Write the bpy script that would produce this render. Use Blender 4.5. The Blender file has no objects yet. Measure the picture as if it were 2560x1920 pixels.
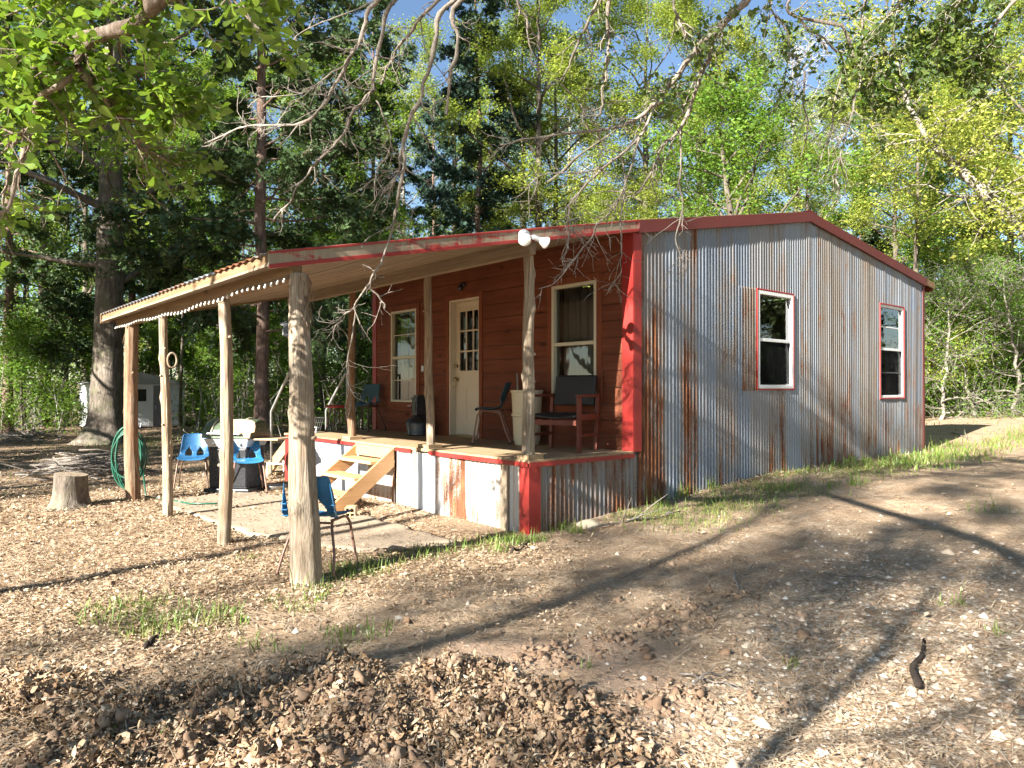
import bpy, bmesh, math, random
import numpy as np
from mathutils import Vector, Matrix
R = math.radians
random.seed(11)
rng = np.random.default_rng(11)
scene = bpy.context.scene
COL = scene.collection

# ------------------------------------------------------------------ camera
FPX, YAW, PITCH = 1810.342, R(49.691), R(0.399)
CAM = np.array([5.43, -4.847, 0.713])
FW = np.array([-math.sin(YAW)*math.cos(PITCH), math.cos(YAW)*math.cos(PITCH), math.sin(PITCH)])
RT = np.array([math.cos(YAW), math.sin(YAW), 0.0])
UP = np.cross(RT, FW)
cd = bpy.data.cameras.new('camera')
cd.lens = FPX/2560*36
cd.sensor_width = 36
cd.clip_start = 0.05
cd.clip_end = 2000
cam = bpy.data.objects.new('camera', cd)
COL.objects.link(cam)
cam.location = CAM
cam.rotation_euler = (R(90)+PITCH, 0, YAW)
scene.camera = cam

def ray(px, py): return FW+(px-1280)/FPX*RT-(py-960)/FPX*UP
def at(px, py, d): return CAM+ray(px, py)*d
def on_z(px, py, z):
    d = ray(px, py); return CAM+d*((z-CAM[2])/d[2])

# ------------------------------------------------------------------ noise
def _hash(ix, iy, iz, seed):
    h = (ix*374761393+iy*668265263+iz*2147483647+seed*1274126177) & 0xffffffff
    h = ((h ^ (h >> 13))*1274126177) & 0xffffffff
    return ((h ^ (h >> 16)) & 0xffff)/65535.0
def vnoise(p, seed=0):
    p = np.asarray(p, float)
    if p.shape[-1] == 2: p = np.concatenate([p, np.zeros(p.shape[:-1]+(1,))], -1)
    i = np.floor(p).astype(np.int64); f = p-i; f = f*f*(3-2*f)
    r = 0
    for dx in (0, 1):
        for dy in (0, 1):
            for dz in (0, 1):
                w = np.abs(1-dx-f[..., 0])*np.abs(1-dy-f[..., 1])*np.abs(1-dz-f[..., 2])
                r = r+w*_hash(i[..., 0]+dx, i[..., 1]+dy, i[..., 2]+dz, seed)
    return r
def fbm(p, oct=4, seed=0, gain=.5):
    p = np.asarray(p, float); a, s, t = 1., 0., 0.
    for k in range(oct):
        s = s+a*vnoise(p*(2**k)+17.3*k, seed+k); t += a; a *= gain
    return s/t*2-1
def sstep(a, b, x):
    t = np.clip((x-a)/(b-a), 0, 1); return t*t*(3-2*t)

# ------------------------------------------------------------------ terrain height
def zg(x, y):
    x = np.asarray(x, float); y = np.asarray(y, float)
    ry = np.interp(y, [-60, -1, 0, 1.6, 3, 4.5, 10, 16, 26, 40, 80, 300], [0, 0, .03, .13, .23, .30, .32, .56, 1.0, 1.6, 2.6, 3.0])
    wx = .12+.88*sstep(-9, -.5, x)
    g = -.785+ry*wx
    g = g+np.where(y < -30, .02*(-30-y), 0)+np.where(x < -35, .012*(-35-x), 0)
    return g
def ground(px, py):
    z = -.78
    for _ in range(12):
        p = on_z(px, py, z); z = float(zg(p[0], p[1]))
    return np.array([p[0], p[1], z])

# ------------------------------------------------------------------ objects
OFF = {}
def link(o, parent=None):
    COL.objects.link(o)
    if parent is not None: o.parent = parent
    return o
def tag(o, label, cat, group=None, kind=None):
    if label: o['label'] = label
    if cat: o['category'] = cat
    if group: o['group'] = group
    if kind: o['kind'] = kind
    return o
def thing(name, label, cat, loc=(0, 0, 0), rotz=0, group=None, world=False):
    o = bpy.data.objects.new(name, None)
    o.empty_display_size = .2
    link(o); o.location = loc; o.rotation_euler = (0, 0, rotz)
    tag(o, label, cat, group)
    if world: OFF[o] = Vector(loc)
    return o
def basis(d):
    d = np.asarray(d, float); d = d/np.linalg.norm(d)
    a = np.array([0, 0, 1.]) if abs(d[2]) < .9 else np.array([1., 0, 0])
    u = np.cross(a, d); u /= np.linalg.norm(u)
    return u, np.cross(d, u), d
class MB:
    def __init__(s): s.v = []; s.f = []
    def add(s, vs, fs):
        o = len(s.v); s.v += [tuple(map(float, p)) for p in vs]; s.f += [tuple(i+o for i in f) for f in fs]; return s
    HX = [(0, 3, 2, 1), (4, 5, 6, 7), (0, 1, 5, 4), (1, 2, 6, 5), (2, 3, 7, 6), (3, 0, 4, 7)]
    def box(s, x0, x1, y0, y1, z0, z1, P=None):
        c = [(x0, y0, z0), (x1, y0, z0), (x1, y1, z0), (x0, y1, z0), (x0, y0, z1), (x1, y0, z1), (x1, y1, z1), (x0, y1, z1)]
        if P: c = [P(*q) for q in c]
        return s.add(c, s.HX)
    def beam(s, p, q, w, h, up=(0, 0, 1)):
        p = np.array(p, float); q = np.array(q, float); d = (q-p)/np.linalg.norm(q-p)
        a = np.cross(d, up); a /= np.linalg.norm(a); b = np.cross(a, d)
        c = []
        for e in (p, q):
            for i, j in ((-1, -1), (1, -1), (1, 1), (-1, 1)): c.append(e+a*i*w/2+b*j*h/2)
        return s.add(c, s.HX)
    def tube(s, pts, rad, n=8, cap=True, jit=None):
        v, f = tube_np(np.asarray(pts, float), rad, n, jit)
        o = len(v)
        fs = [tuple(q) for q in f]
        if cap:
            fs.append(tuple(range(n))[::-1]); fs.append(tuple(range(o-n, o)))
        return s.add(v, fs)
    def lathe(s, prof, n=24, c=(0, 0, 0), cap=True):
        v = []; f = []
        for r, z in prof:
            for k in range(n):
                a = 2*math.pi*k/n; v.append((c[0]+r*math.cos(a), c[1]+r*math.sin(a), c[2]+z))
        for i in range(len(prof)-1):
            for k in range(n):
                f.append((i*n+k, i*n+(k+1) % n, (i+1)*n+(k+1) % n, (i+1)*n+k))
        if cap: f.append(tuple(range(n))[::-1]); f.append(tuple(range((len(prof)-1)*n, len(prof)*n)))
        return s.add(v, f)
    def ball(s, c, r, n=10, m=6, sc=(1, 1, 1)):
        v = []; f = []
        for i in range(m+1):
            t = math.pi*i/m
            for k in range(n):
                a = 2*math.pi*k/n
                v.append((c[0]+r*sc[0]*math.sin(t)*math.cos(a), c[1]+r*sc[1]*math.sin(t)*math.sin(a), c[2]+r*sc[2]*math.cos(t)))
        for i in range(m):
            for k in range(n): f.append((i*n+k, (i+1)*n+k, (i+1)*n+(k+1) % n, i*n+(k+1) % n))
        return s.add(v, f)
    def prism(s, poly, d):
        n = len(poly); d = np.array(d, float); a = [np.array(p, float) for p in poly]
        return s.add(a+[p+d for p in a], [tuple(range(n))[::-1], tuple(range(n, 2*n))]+[(i, (i+1) % n, n+(i+1) % n, n+i) for i in range(n)])
    def build(s, name, mat, parent=None, smooth=False, bevel=0, recalc=True, loc=None, local=False):
        me = bpy.data.meshes.new(name)
        off = OFF.get(parent, Vector((0, 0, 0))) if parent is not None else Vector(loc or (0, 0, 0))
        if local: off = Vector((0, 0, 0))
        me.from_pydata([(a-off[0], b-off[1], c-off[2]) for a, b, c in s.v], [], s.f)
        if recalc:
            bm = bmesh.new(); bm.from_mesh(me)
            bmesh.ops.recalc_face_normals(bm, faces=bm.faces[:]); bm.to_mesh(me); bm.free()
        if smooth: me.polygons.foreach_set('use_smooth', [True]*len(me.polygons))
        me.materials.append(mat)
        o = bpy.data.objects.new(name, me); link(o, parent)
        if parent is None and loc is not None: o.location = loc
        OFF[o] = off
        if bevel:
            b = o.modifiers.new('bevel', 'BEVEL'); b.width = bevel; b.segments = 2; b.limit_method = 'ANGLE'
        return o
def tube_np(pts, rad, n=6, jit=None):
    k = len(pts); rad = np.broadcast_to(np.asarray(rad, float), (k,))
    t = np.gradient(pts, axis=0); t /= np.linalg.norm(t, axis=1)[:, None]+1e-9
    u, w, _ = basis(t[0]); us = [u]
    for i in range(1, k):
        u = us[-1]-t[i]*np.dot(us[-1], t[i]); us.append(u/(np.linalg.norm(u)+1e-9))
    us = np.array(us); ws = np.cross(t, us)
    a = np.arange(n)*2*math.pi/n
    rr = rad[:, None]*np.ones((1, n))
    if jit is not None: rr = rr*jit
    v = pts[:, None, :]+rr[..., None]*(np.cos(a)[None, :, None]*us[:, None, :]+np.sin(a)[None, :, None]*ws[:, None, :])
    i = np.arange(k-1)[:, None]*n; j = np.arange(n)[None, :]; j2 = (j+1) % n
    f = np.stack([i+j, i+j2, i+n+j2, i+n+j], -1).reshape(-1, 4)
    return v.reshape(-1, 3), f
def np_mesh(name, v, f, mat, attrs=None, smooth=False):
    """v (N,3), f (M,K): one mesh of M faces with K corners"""
    me = bpy.data.meshes.new(name)
    v = np.asarray(v, np.float32); f = np.asarray(f, np.int32); K = f.shape[1]
    me.vertices.add(len(v)); me.vertices.foreach_set('co', v.ravel())
    me.loops.add(f.size); me.loops.foreach_set('vertex_index', f.ravel())
    me.polygons.add(len(f)); me.polygons.foreach_set('loop_start', np.arange(0, f.size, K, dtype=np.int32))
    me.polygons.foreach_set('loop_total', np.full(len(f), K, np.int32))
    if smooth: me.polygons.foreach_set('use_smooth', np.ones(len(f), bool))
    for an, a in (attrs or {}).items():
        at_ = me.attributes.new(an, 'FLOAT', 'POINT'); at_.data.foreach_set('value', np.asarray(a, np.float32))
    me.update(calc_edges=True)
    me.materials.append(mat)
    return me
def np_obj(name, v, f, mat, parent=None, attrs=None, smooth=False):
    return link(bpy.data.objects.new(name, np_mesh(name, v, f, mat, attrs, smooth)), parent)
def merge_tubes(lst, n):
    vs, fs, o = [], [], 0
    for p, r in lst:
        v, f = tube_np(np.asarray(p, float), r, n); vs.append(v); fs.append(f+o); o += len(v)
    return np.concatenate(vs), np.concatenate(fs)

# ------------------------------------------------------------------ materials
class NT:
    def __init__(s, name):
        s.mat = bpy.data.materials.new(name); s.mat.use_nodes = True; s.t = s.mat.node_tree
        s.b = s.t.nodes['Principled BSDF']; s.out = s.t.nodes['Material Output']
    def new(s, typ, **kw):
        n = s.t.nodes.new(typ)
        for k, v in kw.items(): setattr(n, k, v)
        return n
    def put(s, sock, v):
        if isinstance(v, bpy.types.NodeSocket): s.t.links.new(v, sock)
        elif isinstance(v, (tuple, list)) and len(v) == 3 and sock.type == 'RGBA': sock.default_value = (*v, 1)
        else: sock.default_value = v
    def obj(s): return s.new('ShaderNodeTexCoord').outputs['Object']
    def map(s, vec, scale=(1, 1, 1), loc=(0, 0, 0)):
        m = s.new('ShaderNodeMapping'); s.put(m.inputs['Vector'], vec); m.inputs['Scale'].default_value = scale; m.inputs['Location'].default_value = loc
        return m.outputs[0]
    def noise(s, vec, scale=5, detail=4, rough=.6, dist=0):
        n = s.new('ShaderNodeTexNoise'); s.put(n.inputs['Vector'], vec)
        for k, v in (('Scale', scale), ('Detail', detail), ('Roughness', rough), ('Distortion', dist)): n.inputs[k].default_value = v
        return n.outputs['Fac']
    def voro(s, vec, scale=5, out='Color', feat='F1'):
        n = s.new('ShaderNodeTexVoronoi', feature=feat); s.put(n.inputs['Vector'], vec); n.inputs['Scale'].default_value = scale
        return n.outputs[out]
    def white(s, vec):
        n = s.new('ShaderNodeTexWhiteNoise', noise_dimensions='3D'); s.put(n.inputs['Vector'], vec); return n.outputs['Value']
    def ramp(s, fac, stops, interp='LINEAR'):
        n = s.new('ShaderNodeValToRGB'); s.put(n.inputs[0], fac); cr = n.color_ramp; cr.interpolation = interp
        while len(cr.elements) < len(stops): cr.elements.new(.5)
        for e, (p, c) in zip(cr.elements, stops):
            e.position = p; e.color = (*c, 1) if len(c) == 3 else c
        return n.outputs[0]
    def fmap(s, fac, a, b, lo=0., hi=1.):
        n = s.new('ShaderNodeMapRange'); s.put(n.inputs[0], fac)
        for i, v in zip((1, 2, 3, 4), (a, b, lo, hi)): n.inputs[i].default_value = v
        return n.outputs[0]
    def mix(s, fac, a, b, blend='MIX'):
        n = s.new('ShaderNodeMix', data_type='RGBA', blend_type=blend)
        s.put(n.inputs[0], fac); s.put(n.inputs[6], a); s.put(n.inputs[7], b); return n.outputs[2]
    def m(s, op, a, b=0.):
        n = s.new('ShaderNodeMath', operation=op); s.put(n.inputs[0], a); s.put(n.inputs[1], b); return n.outputs[0]
    def sep(s, vec):
        n = s.new('ShaderNodeSeparateXYZ'); s.put(n.inputs[0], vec); return n.outputs
    def comb(s, x, y, z):
        n = s.new('ShaderNodeCombineXYZ')
        for i, v in enumerate((x, y, z)): s.put(n.inputs[i], v)
        return n.outputs[0]
    def attr(s, name):
        n = s.new('ShaderNodeAttribute', attribute_name=name); return n.outputs['Fac']
    def objrnd(s): return s.new('ShaderNodeObjectInfo').outputs['Random']
    def bump(s, h, strength=.5, dist=.01):
        n = s.new('ShaderNodeBump'); s.put(n.inputs['Height'], h); n.inputs['Strength'].default_value = strength; n.inputs['Distance'].default_value = dist
        s.put(s.b.inputs['Normal'], n.outputs[0]); return n.outputs[0]
    def done(s, color=None, rough=.7, metal=0., spec=.5):
        if color is not None: s.put(s.b.inputs['Base Color'], color)
        s.put(s.b.inputs['Roughness'], rough); s.put(s.b.inputs['Metallic'], metal); s.b.inputs['Specular IOR Level'].default_value = spec
        return s.mat

def m_plain(name, col, rough=.6, metal=0., var=.25, scale=6, bump=.15, spec=.4):
    n = NT(name); o = n.obj(); f = n.noise(o, scale, 5, .65)
    c = n.mix(f, tuple(x*(1-var) for x in col), tuple(min(1, x*(1+var)) for x in col))
    f2 = n.noise(o, scale*9, 3, .6)
    n.bump(f2, bump, .004)
    return n.done(c, n.fmap(f2, .2, .8, max(.05, rough-.12), min(1, rough+.12)), metal, spec)

def m_wood(name, cols, axis, grain=14, rough=.75, knots=True, bump=.35, dark=.55):
    """weathered board wood: streaks run along `axis`"""
    n = NT(name); o = n.obj()
    sc = [grain]*3; sc[axis] = grain*.06
    st = n.noise(n.map(o, tuple(sc)), 1.6, 6, .68, .6)
    sc2 = [grain*5]*3; sc2[axis] = grain*.15
    fine = n.noise(n.map(o, tuple(sc2)), 1.3, 3, .6)
    big = n.noise(o, 1.7, 3, .6)
    c = n.ramp(st, [(.25, cols[0]), (.5, cols[1]), (.75, cols[2])])
    c = n.mix(n.fmap(fine, .3, .7, 0, .45), c, tuple(x*dark for x in cols[0]))
    c = n.mix(n.fmap(big, .35, .7, 0, .4), c, tuple(x*.7 for x in cols[1]))
    if knots:
        kv = [3.2]*3; kv[axis] = 1.5
        d = n.voro(n.map(o, tuple(kv)), 1.0, 'Distance')
        c = n.mix(n.fmap(d, .06, .13, .75, 0), c, tuple(x*.3 for x in cols[0]))
    n.bump(n.m('ADD', st, n.m('MULTIPLY', fine, .6)), bump, .006)
    return n.done(c, rough, 0, .25)

def m_corr(name, axis, panel=.66, bright=1., rustiness=.0, ph=0., table=None, u_off=0.):
    """galvanised corrugated sheet: each sheet its own tone, rust in streaks; axis = the horizontal axis (0 or 1)"""
    n = NT(name); o = n.obj(); xyz = n.sep(o); u = xyz[axis]; z = xyz[2]
    pid = n.m('FLOOR', n.m('DIVIDE', n.m('ADD', u, ph), panel))
    pr = n.white(n.comb(pid, 3.7, 1.3)); pr2 = n.white(n.comb(pid, 9.1, 5.3))
    uu = n.comb(u, n.m('MULTIPLY', pid, 7.3), n.m('MULTIPLY', z, .16))
    streak = n.noise(n.map(uu, (11, 1, 3.5)), 1.0, 5, .62, .3)
    blot = n.noise(n.comb(n.m('MULTIPLY', u, 3), pid, n.m('MULTIPLY', z, 1.1)), 1.3, 5, .65, .5)
    spk = n.noise(o, 70, 3, .7)
    pr3 = n.white(n.comb(pid, 2.2, 8.8))
    base = n.mix(pr, (.17*bright, .20*bright, .25*bright), (.26*bright, .285*bright, .315*bright))
    base = n.mix(n.fmap(pr3, .5, .85, 0, .75), base, (.235*bright, .205*bright, .175*bright))
    base = n.mix(n.fmap(blot, .35, .7, 0, .4), base, (.28*bright, .275*bright, .26*bright))
    base = n.mix(n.fmap(spk, .55, .75, 0, .4), base, (.13, .13, .14))
    rowv = n.noise(n.comb(n.m('MULTIPLY', u, 14.8), pid, n.m('MULTIPLY', z, .25)), 1., 2, .5)
    if table:                                    # sheet by sheet rust, as the wall was patched together
        t0, t1 = table[0][0], table[-1][0]
        pr2 = n.ramp(n.fmap(n.m('ADD', u, u_off), t0, t1), [((a-t0)/(t1-t0), (b, b, b)) for a, b in table])
    amt = n.m('ADD', n.fmap(pr2, 0, 1, -.19, .15), n.m('ADD', n.m('MULTIPLY', streak, .50), n.m('ADD', n.m('MULTIPLY', blot, .50), n.m('MULTIPLY', rowv, .22))))
    amt = n.m('ADD', amt, n.fmap(z, -.7, 2.2, .07, -.06))
    rk = n.fmap(n.m('ADD', amt, n.m('MULTIPLY', n.m('SUBTRACT', spk, .5), .3)), .66-rustiness, .76-rustiness, 0, 1)
    rcol = n.ramp(n.noise(n.map(uu, (17, 1, 9)), 1.3, 5, .7), [(.25, (.045, .020, .012)), (.45, (.12, .043, .019)), (.65, (.25, .095, .035)), (.85, (.36, .20, .10))])
    c = n.mix(n.fmap(amt, .50-rustiness, .68-rustiness, 0, .65), base, (.20*bright, .145*bright, .095*bright))
    c = n.mix(rk, c, rcol)
    n.bump(n.m('ADD', spk, n.m('MULTIPLY', streak, .6)), .18, .003)
    met = n.fmap(rk, 0, 1, .22, .0)
    return n.done(c, n.fmap(rk, 0, 1, .42, .85), met, .4)

def m_leaf(name, stops, trans=.42, gloss=.05, rough=.45):
    n = NT(name); r = n.attr('rnd')
    f = n.m('ADD', n.m('MULTIPLY', r, .8), n.m('MULTIPLY', n.objrnd(), .2))
    c = n.ramp(f, stops)
    d = n.new('ShaderNodeBsdfDiffuse'); n.put(d.inputs[0], c)
    t = n.new('ShaderNodeBsdfTranslucent'); n.put(t.inputs[0], n.mix(.5, c, (.30, .42, .03), 'MIX') if trans > .3 else c)
    g = n.new('ShaderNodeBsdfGlossy'); n.put(g.inputs[0], (.8, .85, .8)); g.inputs['Roughness'].default_value = rough
    m1 = n.new('ShaderNodeMixShader'); m1.inputs[0].default_value = trans; n.t.links.new(d.outputs[0], m1.inputs[1]); n.t.links.new(t.outputs[0], m1.inputs[2])
    m2 = n.new('ShaderNodeMixShader'); m2.inputs[0].default_value = gloss; n.t.links.new(m1.outputs[0], m2.inputs[1]); n.t.links.new(g.outputs[0], m2.inputs[2])
    n.t.links.new(m2.outputs[0], n.out.inputs[0])
    return n.mat

def m_bark(name, cols, sc=9, bump=.9, moss=0.):
    n = NT(name); o = n.obj()
    f = n.noise(n.map(o, (sc, sc, sc*.22)), 1.5, 6, .7, .5)
    g = n.noise(o, 1.3, 4, .6)
    c = n.ramp(f, [(.3, cols[0]), (.5, cols[1]), (.72, cols[2])])
    c = n.mix(n.fmap(g, .5, .72, 0, .5), c, tuple(x*1.5 for x in cols[2]))
    if moss: c = n.mix(n.fmap(n.noise(o, 2.2, 4, .6), .5, .65, 0, moss), c, (.09, .11, .04))
    n.bump(f, bump, .03)
    return n.done(c, .9, 0, .15)

def m_glass(name, tint=(.75, .8, .78)):
    n = NT(name)
    fr = n.new('ShaderNodeFresnel'); fr.inputs[0].default_value = 1.55
    tr = n.new('ShaderNodeBsdfTransparent'); n.put(tr.inputs[0], tint)
    gl = n.new('ShaderNodeBsdfGlossy'); gl.inputs['Roughness'].default_value = .015; n.put(gl.inputs[0], (.95, .95, .95))
    nz = n.noise(n.obj(), 2.3, 2, .5)
    bp = n.new('ShaderNodeBump'); bp.inputs['Strength'].default_value = .12; bp.inputs['Distance'].default_value = .02; n.put(bp.inputs['Height'], nz)
    n.t.links.new(bp.outputs[0], gl.inputs['Normal'])
    m = n.new('ShaderNodeMixShader'); n.put(m.inputs[0], n.fmap(fr.outputs[0], 0, 1, .06, 1.0)); n.t.links.new(tr.outputs[0], m.inputs[1]); n.t.links.new(gl.outputs[0], m.inputs[2])
    n.t.links.new(m.outputs[0], n.out.inputs[0])
    return n.mat
# ================================================================== cabin
W, XL, YB = 1.578, -5.95, 10.01
M = {}
M['corr_side'] = m_corr('corrugated_side', 1, .66, 1.0, .015, 0., [(1.6, .9), (2.15, .85), (2.2, .1), (2.42, .1), (2.45, .85), (2.8, .85), (2.85, .12), (3.2, .2), (3.25, .62), (3.65, .55), (3.7, .12), (4.45, .2), (4.5, .7), (4.95, .7), (5.0, .08), (5.35, .15), (5.4, .6), (5.75, .55), (5.8, .1), (5.9, .7), (6.4, .65), (6.45, .3), (6.6, .7), (7.2, .6), (7.25, .2), (7.5, .6), (8.9, .5), (8.95, .1), (9.2, .5), (10.1, .55)], 4.0)
M['corr_front'] = m_corr('corrugated_front', 0, .82, 2.2, -.045, .3)
M['corr_skirt'] = m_corr('corrugated_skirt', 1, .9, 1.0, .07, .2)
M['corr_roof'] = m_corr('corrugated_roof', 0, .9, .8, .12)

def m_redpaint(name, worn=0.):
    n = NT(name); o = n.obj()
    f = n.noise(o, 3, 4, .6); g = n.noise(n.map(o, (30, 30, 4)), 1, 4, .6)
    c = n.mix(f, (.26, .017, .014), (.34, .034, .027))
    c = n.mix(n.fmap(g, .55, .8, 0, .5), c, (.17, .018, .016))
    if worn:
        k = n.m('ADD', n.m('MULTIPLY', n.noise(n.map(o, (1, 1.1, 5)), 1.2, 6, .7), 1.), n.m('MULTIPLY', g, .3))
        c = n.mix(n.fmap(k, .62-worn, .72-worn, 0, 1), c, n.mix(g, (.22, .17, .115), (.34, .275, .19)))
    n.bump(g, .12, .004)
    return n.done(c, n.fmap(f, .3, .7, .35, .55), 0, .45)
M['red'] = m_redpaint('red_paint_metal'); M['red_shaded'] = m_plain('shaded_red_trim', (.13, .028, .022), .55, 0, .2, 3, .1)  # second tone: red trim darkened in colour as under grazing sun
M['redworn'] = m_redpaint('worn_red_paint', .06)

def m_siding():
    n = NT('stained_cedar_siding'); o = n.obj(); xyz = n.sep(o)
    bid = n.m('FLOOR', n.m('DIVIDE', n.m('ADD', xyz[2], .01), .196)); seg = n.m('FLOOR', n.m('DIVIDE', n.m('ADD', xyz[0], n.m('MULTIPLY', n.white(n.comb(bid, 1, 2)), 3)), 2.4))
    r = n.white(n.comb(bid, seg, 4.2))
    p = n.comb(n.m('ADD', n.m('MULTIPLY', xyz[0], .9), n.m('MULTIPLY', r, 30)), n.m('MULTIPLY', bid, 3.3), n.m('MULTIPLY', xyz[2], 15))
    st = n.noise(p, 1.6, 6, .68, .8)
    c = n.ramp(st, [(.2, (.085, .024, .012)), (.45, (.175, .052, .025)), (.62, (.23, .077, .04)), (.85, (.29, .12, .068))])
    c = n.mix(n.fmap(r, 0, 1, 0, .6), c, (.15, .045, .02))
    k = n.voro(n.comb(n.m('MULTIPLY', xyz[0], 1.7), bid, n.m('MULTIPLY', xyz[2], 5)), 1.0, 'Distance')
    c = n.mix(n.fmap(k, .07, .16, .8, 0), c, (.035, .013, .008))
    big = n.noise(o, 1.1, 4, .6)
    c = n.mix(n.fmap(big, .4, .7, 0, .5), c, (.085, .03, .018))
    n.bump(st, .35, .006)
    return n.done(c, .75, 0, .22)
M['siding'] = m_siding()
M['trimwood'] = m_wood('brown_trim_wood', [(.14, .035, .015), (.24, .07, .03), (.30, .10, .05)], 2, 14, .7, False)
M['ceil'] = m_wood('porch_ceiling_boards', [(.19, .14, .095), (.31, .24, .17), (.42, .345, .26)], 0, 12, .8, True, .3)
M['beam'] = m_wood('header_beam_wood', [(.14, .085, .042), (.25, .16, .085), (.34, .23, .13)], 0, 10, .75, True, .4)
M['newwood'] = m_wood('fresh_stair_lumber', [(.42, .22, .09), (.56, .32, .15), (.64, .40, .21)], 1, 9, .65, True, .3, .7)
M['tread'] = m_wood('fresh_tread_lumber', [(.48, .27, .13), (.60, .37, .19), (.68, .46, .27)], 0, 9, .65, True, .3, .7)
M['deck'] = m_wood('deck_boards', [(.24, .16, .085), (.40, .28, .16), (.50, .37, .22)], 0, 10, .75, True, .35)
M['cream'] = m_plain('cream_paint', (.66, .56, .42), .42, 0, .05, 4, .05)
M['creamframe'] = m_plain('cream_window_frame', (.60, .56, .42), .45, 0, .06, 5, .05)
M['white'] = m_plain('white_vinyl', (.74, .75, .74), .4, 0, .04, 5, .04)
M['glass'] = m_glass('window_glass')
M['inner'] = m_plain('dim_interior', (.10, .085, .07), .8, 0, .2, 2, .05)
M['brass'] = m_plain('dull_brass', (.42, .32, .16), .35, .8, .15, 20, .1)
M['curtain'] = m_plain('cotton_curtain', (.72, .68, .58), .9, 0, .06, 8, .15)
M['greycurtain'] = m_plain('grey_curtain', (.22, .22, .21), .9, 0, .15, 6, .15)
M['galv'] = m_plain('galvanised_pipe', (.42, .43, .42), .45, .6, .2, 14, .1)

def m_post(name, cols, sc=26, shag=.6):
    n = NT(name); o = n.obj()
    st = n.noise(n.map(o, (sc, sc, sc*.07)), 1.4, 6, .7, .8)
    fine = n.noise(n.map(o, (sc*3.5, sc*3.5, sc*.14)), 1.2, 4, .65)
    g = n.noise(n.map(o, (3, 3, 1.2)), 1.5, 4, .6)
    c = n.ramp(st, [(.22, cols[0]), (.42, cols[1]), (.65, cols[2])])
    c = n.mix(n.fmap(fine, .35, .62, .6, 0), c, tuple(x*.6 for x in cols[0]))
    c = n.mix(n.fmap(g, .5, .75, 0, .55), c, cols[3])
    n.bump(n.m('ADD', st, n.m('MULTIPLY', fine, .7)), shag, .012)
    return n.done(c, .85, 0, .2)
M['post_pale'] = m_post('stripped_cedar_post', [(.12, .08, .05), (.34, .26, .175), (.50, .42, .315), (.25, .15, .08)], 20, 1.)
M['post_shag'] = m_post('shaggy_cedar_post', [(.09, .06, .038), (.34, .26, .18), (.53, .45, .345), (.34, .24, .15)], 24, 1.)
M['post_red'] = m_post('reddish_cedar_post', [(.085, .05, .032), (.22, .14, .085), (.34, .25, .17), (.26, .105, .04)], 20, .8)

cabin = thing('cabin', 'tin sided cabin with red plank porch wall, red trim and a log post canopy', 'cabin', (-3, 4, float(zg(-3, 4))), world=True)
PF = lambda u, v, o: (u, W-o, v)              # front wall: u = x, v = z, o = outwards
PS = lambda u, v, o: (o, u, v)                # side wall: u = y, v = z
def ztop(y):                                    # top line of the roof
    return np.interp(y, [-2.704, -.384, 1.6, 5.606, 10.44], [1.758, 2.243, 2.648, 3.38, 2.764])

def corr_panel(P, u0, u1, pitch, amp, vlo, vhi, holes=(), seg=8, skew=None):
    n = int((u1-u0)/pitch*seg); us = np.linspace(u0, u1, n+1); mb = MB()
    offs = amp*np.sin(us/pitch*2*math.pi)
    offs += amp*.5*np.abs(np.sin(us/.66*math.pi))**18
    if skew is not None: offs = offs+skew(us)
    rows = 5
    for i in range(n):
        um = (us[i]+us[i+1])/2
        iv = [(vlo(um), vhi(um))]
        for (a, b, c, d) in holes:
            if a < um < b: iv = [q for lo, hi in iv for q in ((lo, c), (d, hi)) if q[1] > q[0]]
        for lo, hi in iv:
            mb.add([P(us[i], lo, offs[i]), P(us[i+1], lo, offs[i+1]), P(us[i+1], hi, offs[i+1]), P(us[i], hi, offs[i])], [(0, 1, 2, 3)])
    return mb
# --- side wall with its two window openings
W1 = (4.166, 5.16, .70, 2.104); W2 = (8.061, 9.085, .539, 2.203)
ins = lambda w, e: (w[0]+e, w[1]-e, w[2]+e, w[3]-e)
mb = corr_panel(PS, W+.10, YB-.02, .0676, .0105, lambda u: float(zg(0, u))-.12, lambda u: float(ztop(u))-.06, [ins(W1, .03), ins(W2, .03)])
o = mb.build('corrugated_wall', M['corr_side'], cabin, smooth=True, recalc=False)
o['label'] = 'rust streaked corrugated gable wall'
# odd sheet let in beside the nearer side window
mb = corr_panel(PS, 3.71, 4.16, .0676, .0095, lambda u: .69, lambda u: 2.10)
mb.v = [(x+.006, y, z) for x, y, z in mb.v]
mb.build('wall_patch', M['corr_skirt'], cabin, smooth=True, recalc=False)['label'] = 'rustier let in sheet beside the window'
# --- other walls (closing the box)
MB().box(XL, XL+.08, W, YB, -.95, 2.5).add([(XL+.04, W, 2.5), (XL+.04, YB, 2.5), (XL+.04, 5.6, 3.2)], [(0, 1, 2)]).build('left_wall', M['corr_skirt'], cabin)
MB().box(XL+.08, -.012, YB-.10, YB-.02, -.95, 2.62).build('back_wall', M['corr_front'], cabin)
MB().box(XL+.09, -.03, W+.12, YB-.11, -.06, -.01).build('interior_floor', M['inner'], cabin)
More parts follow.
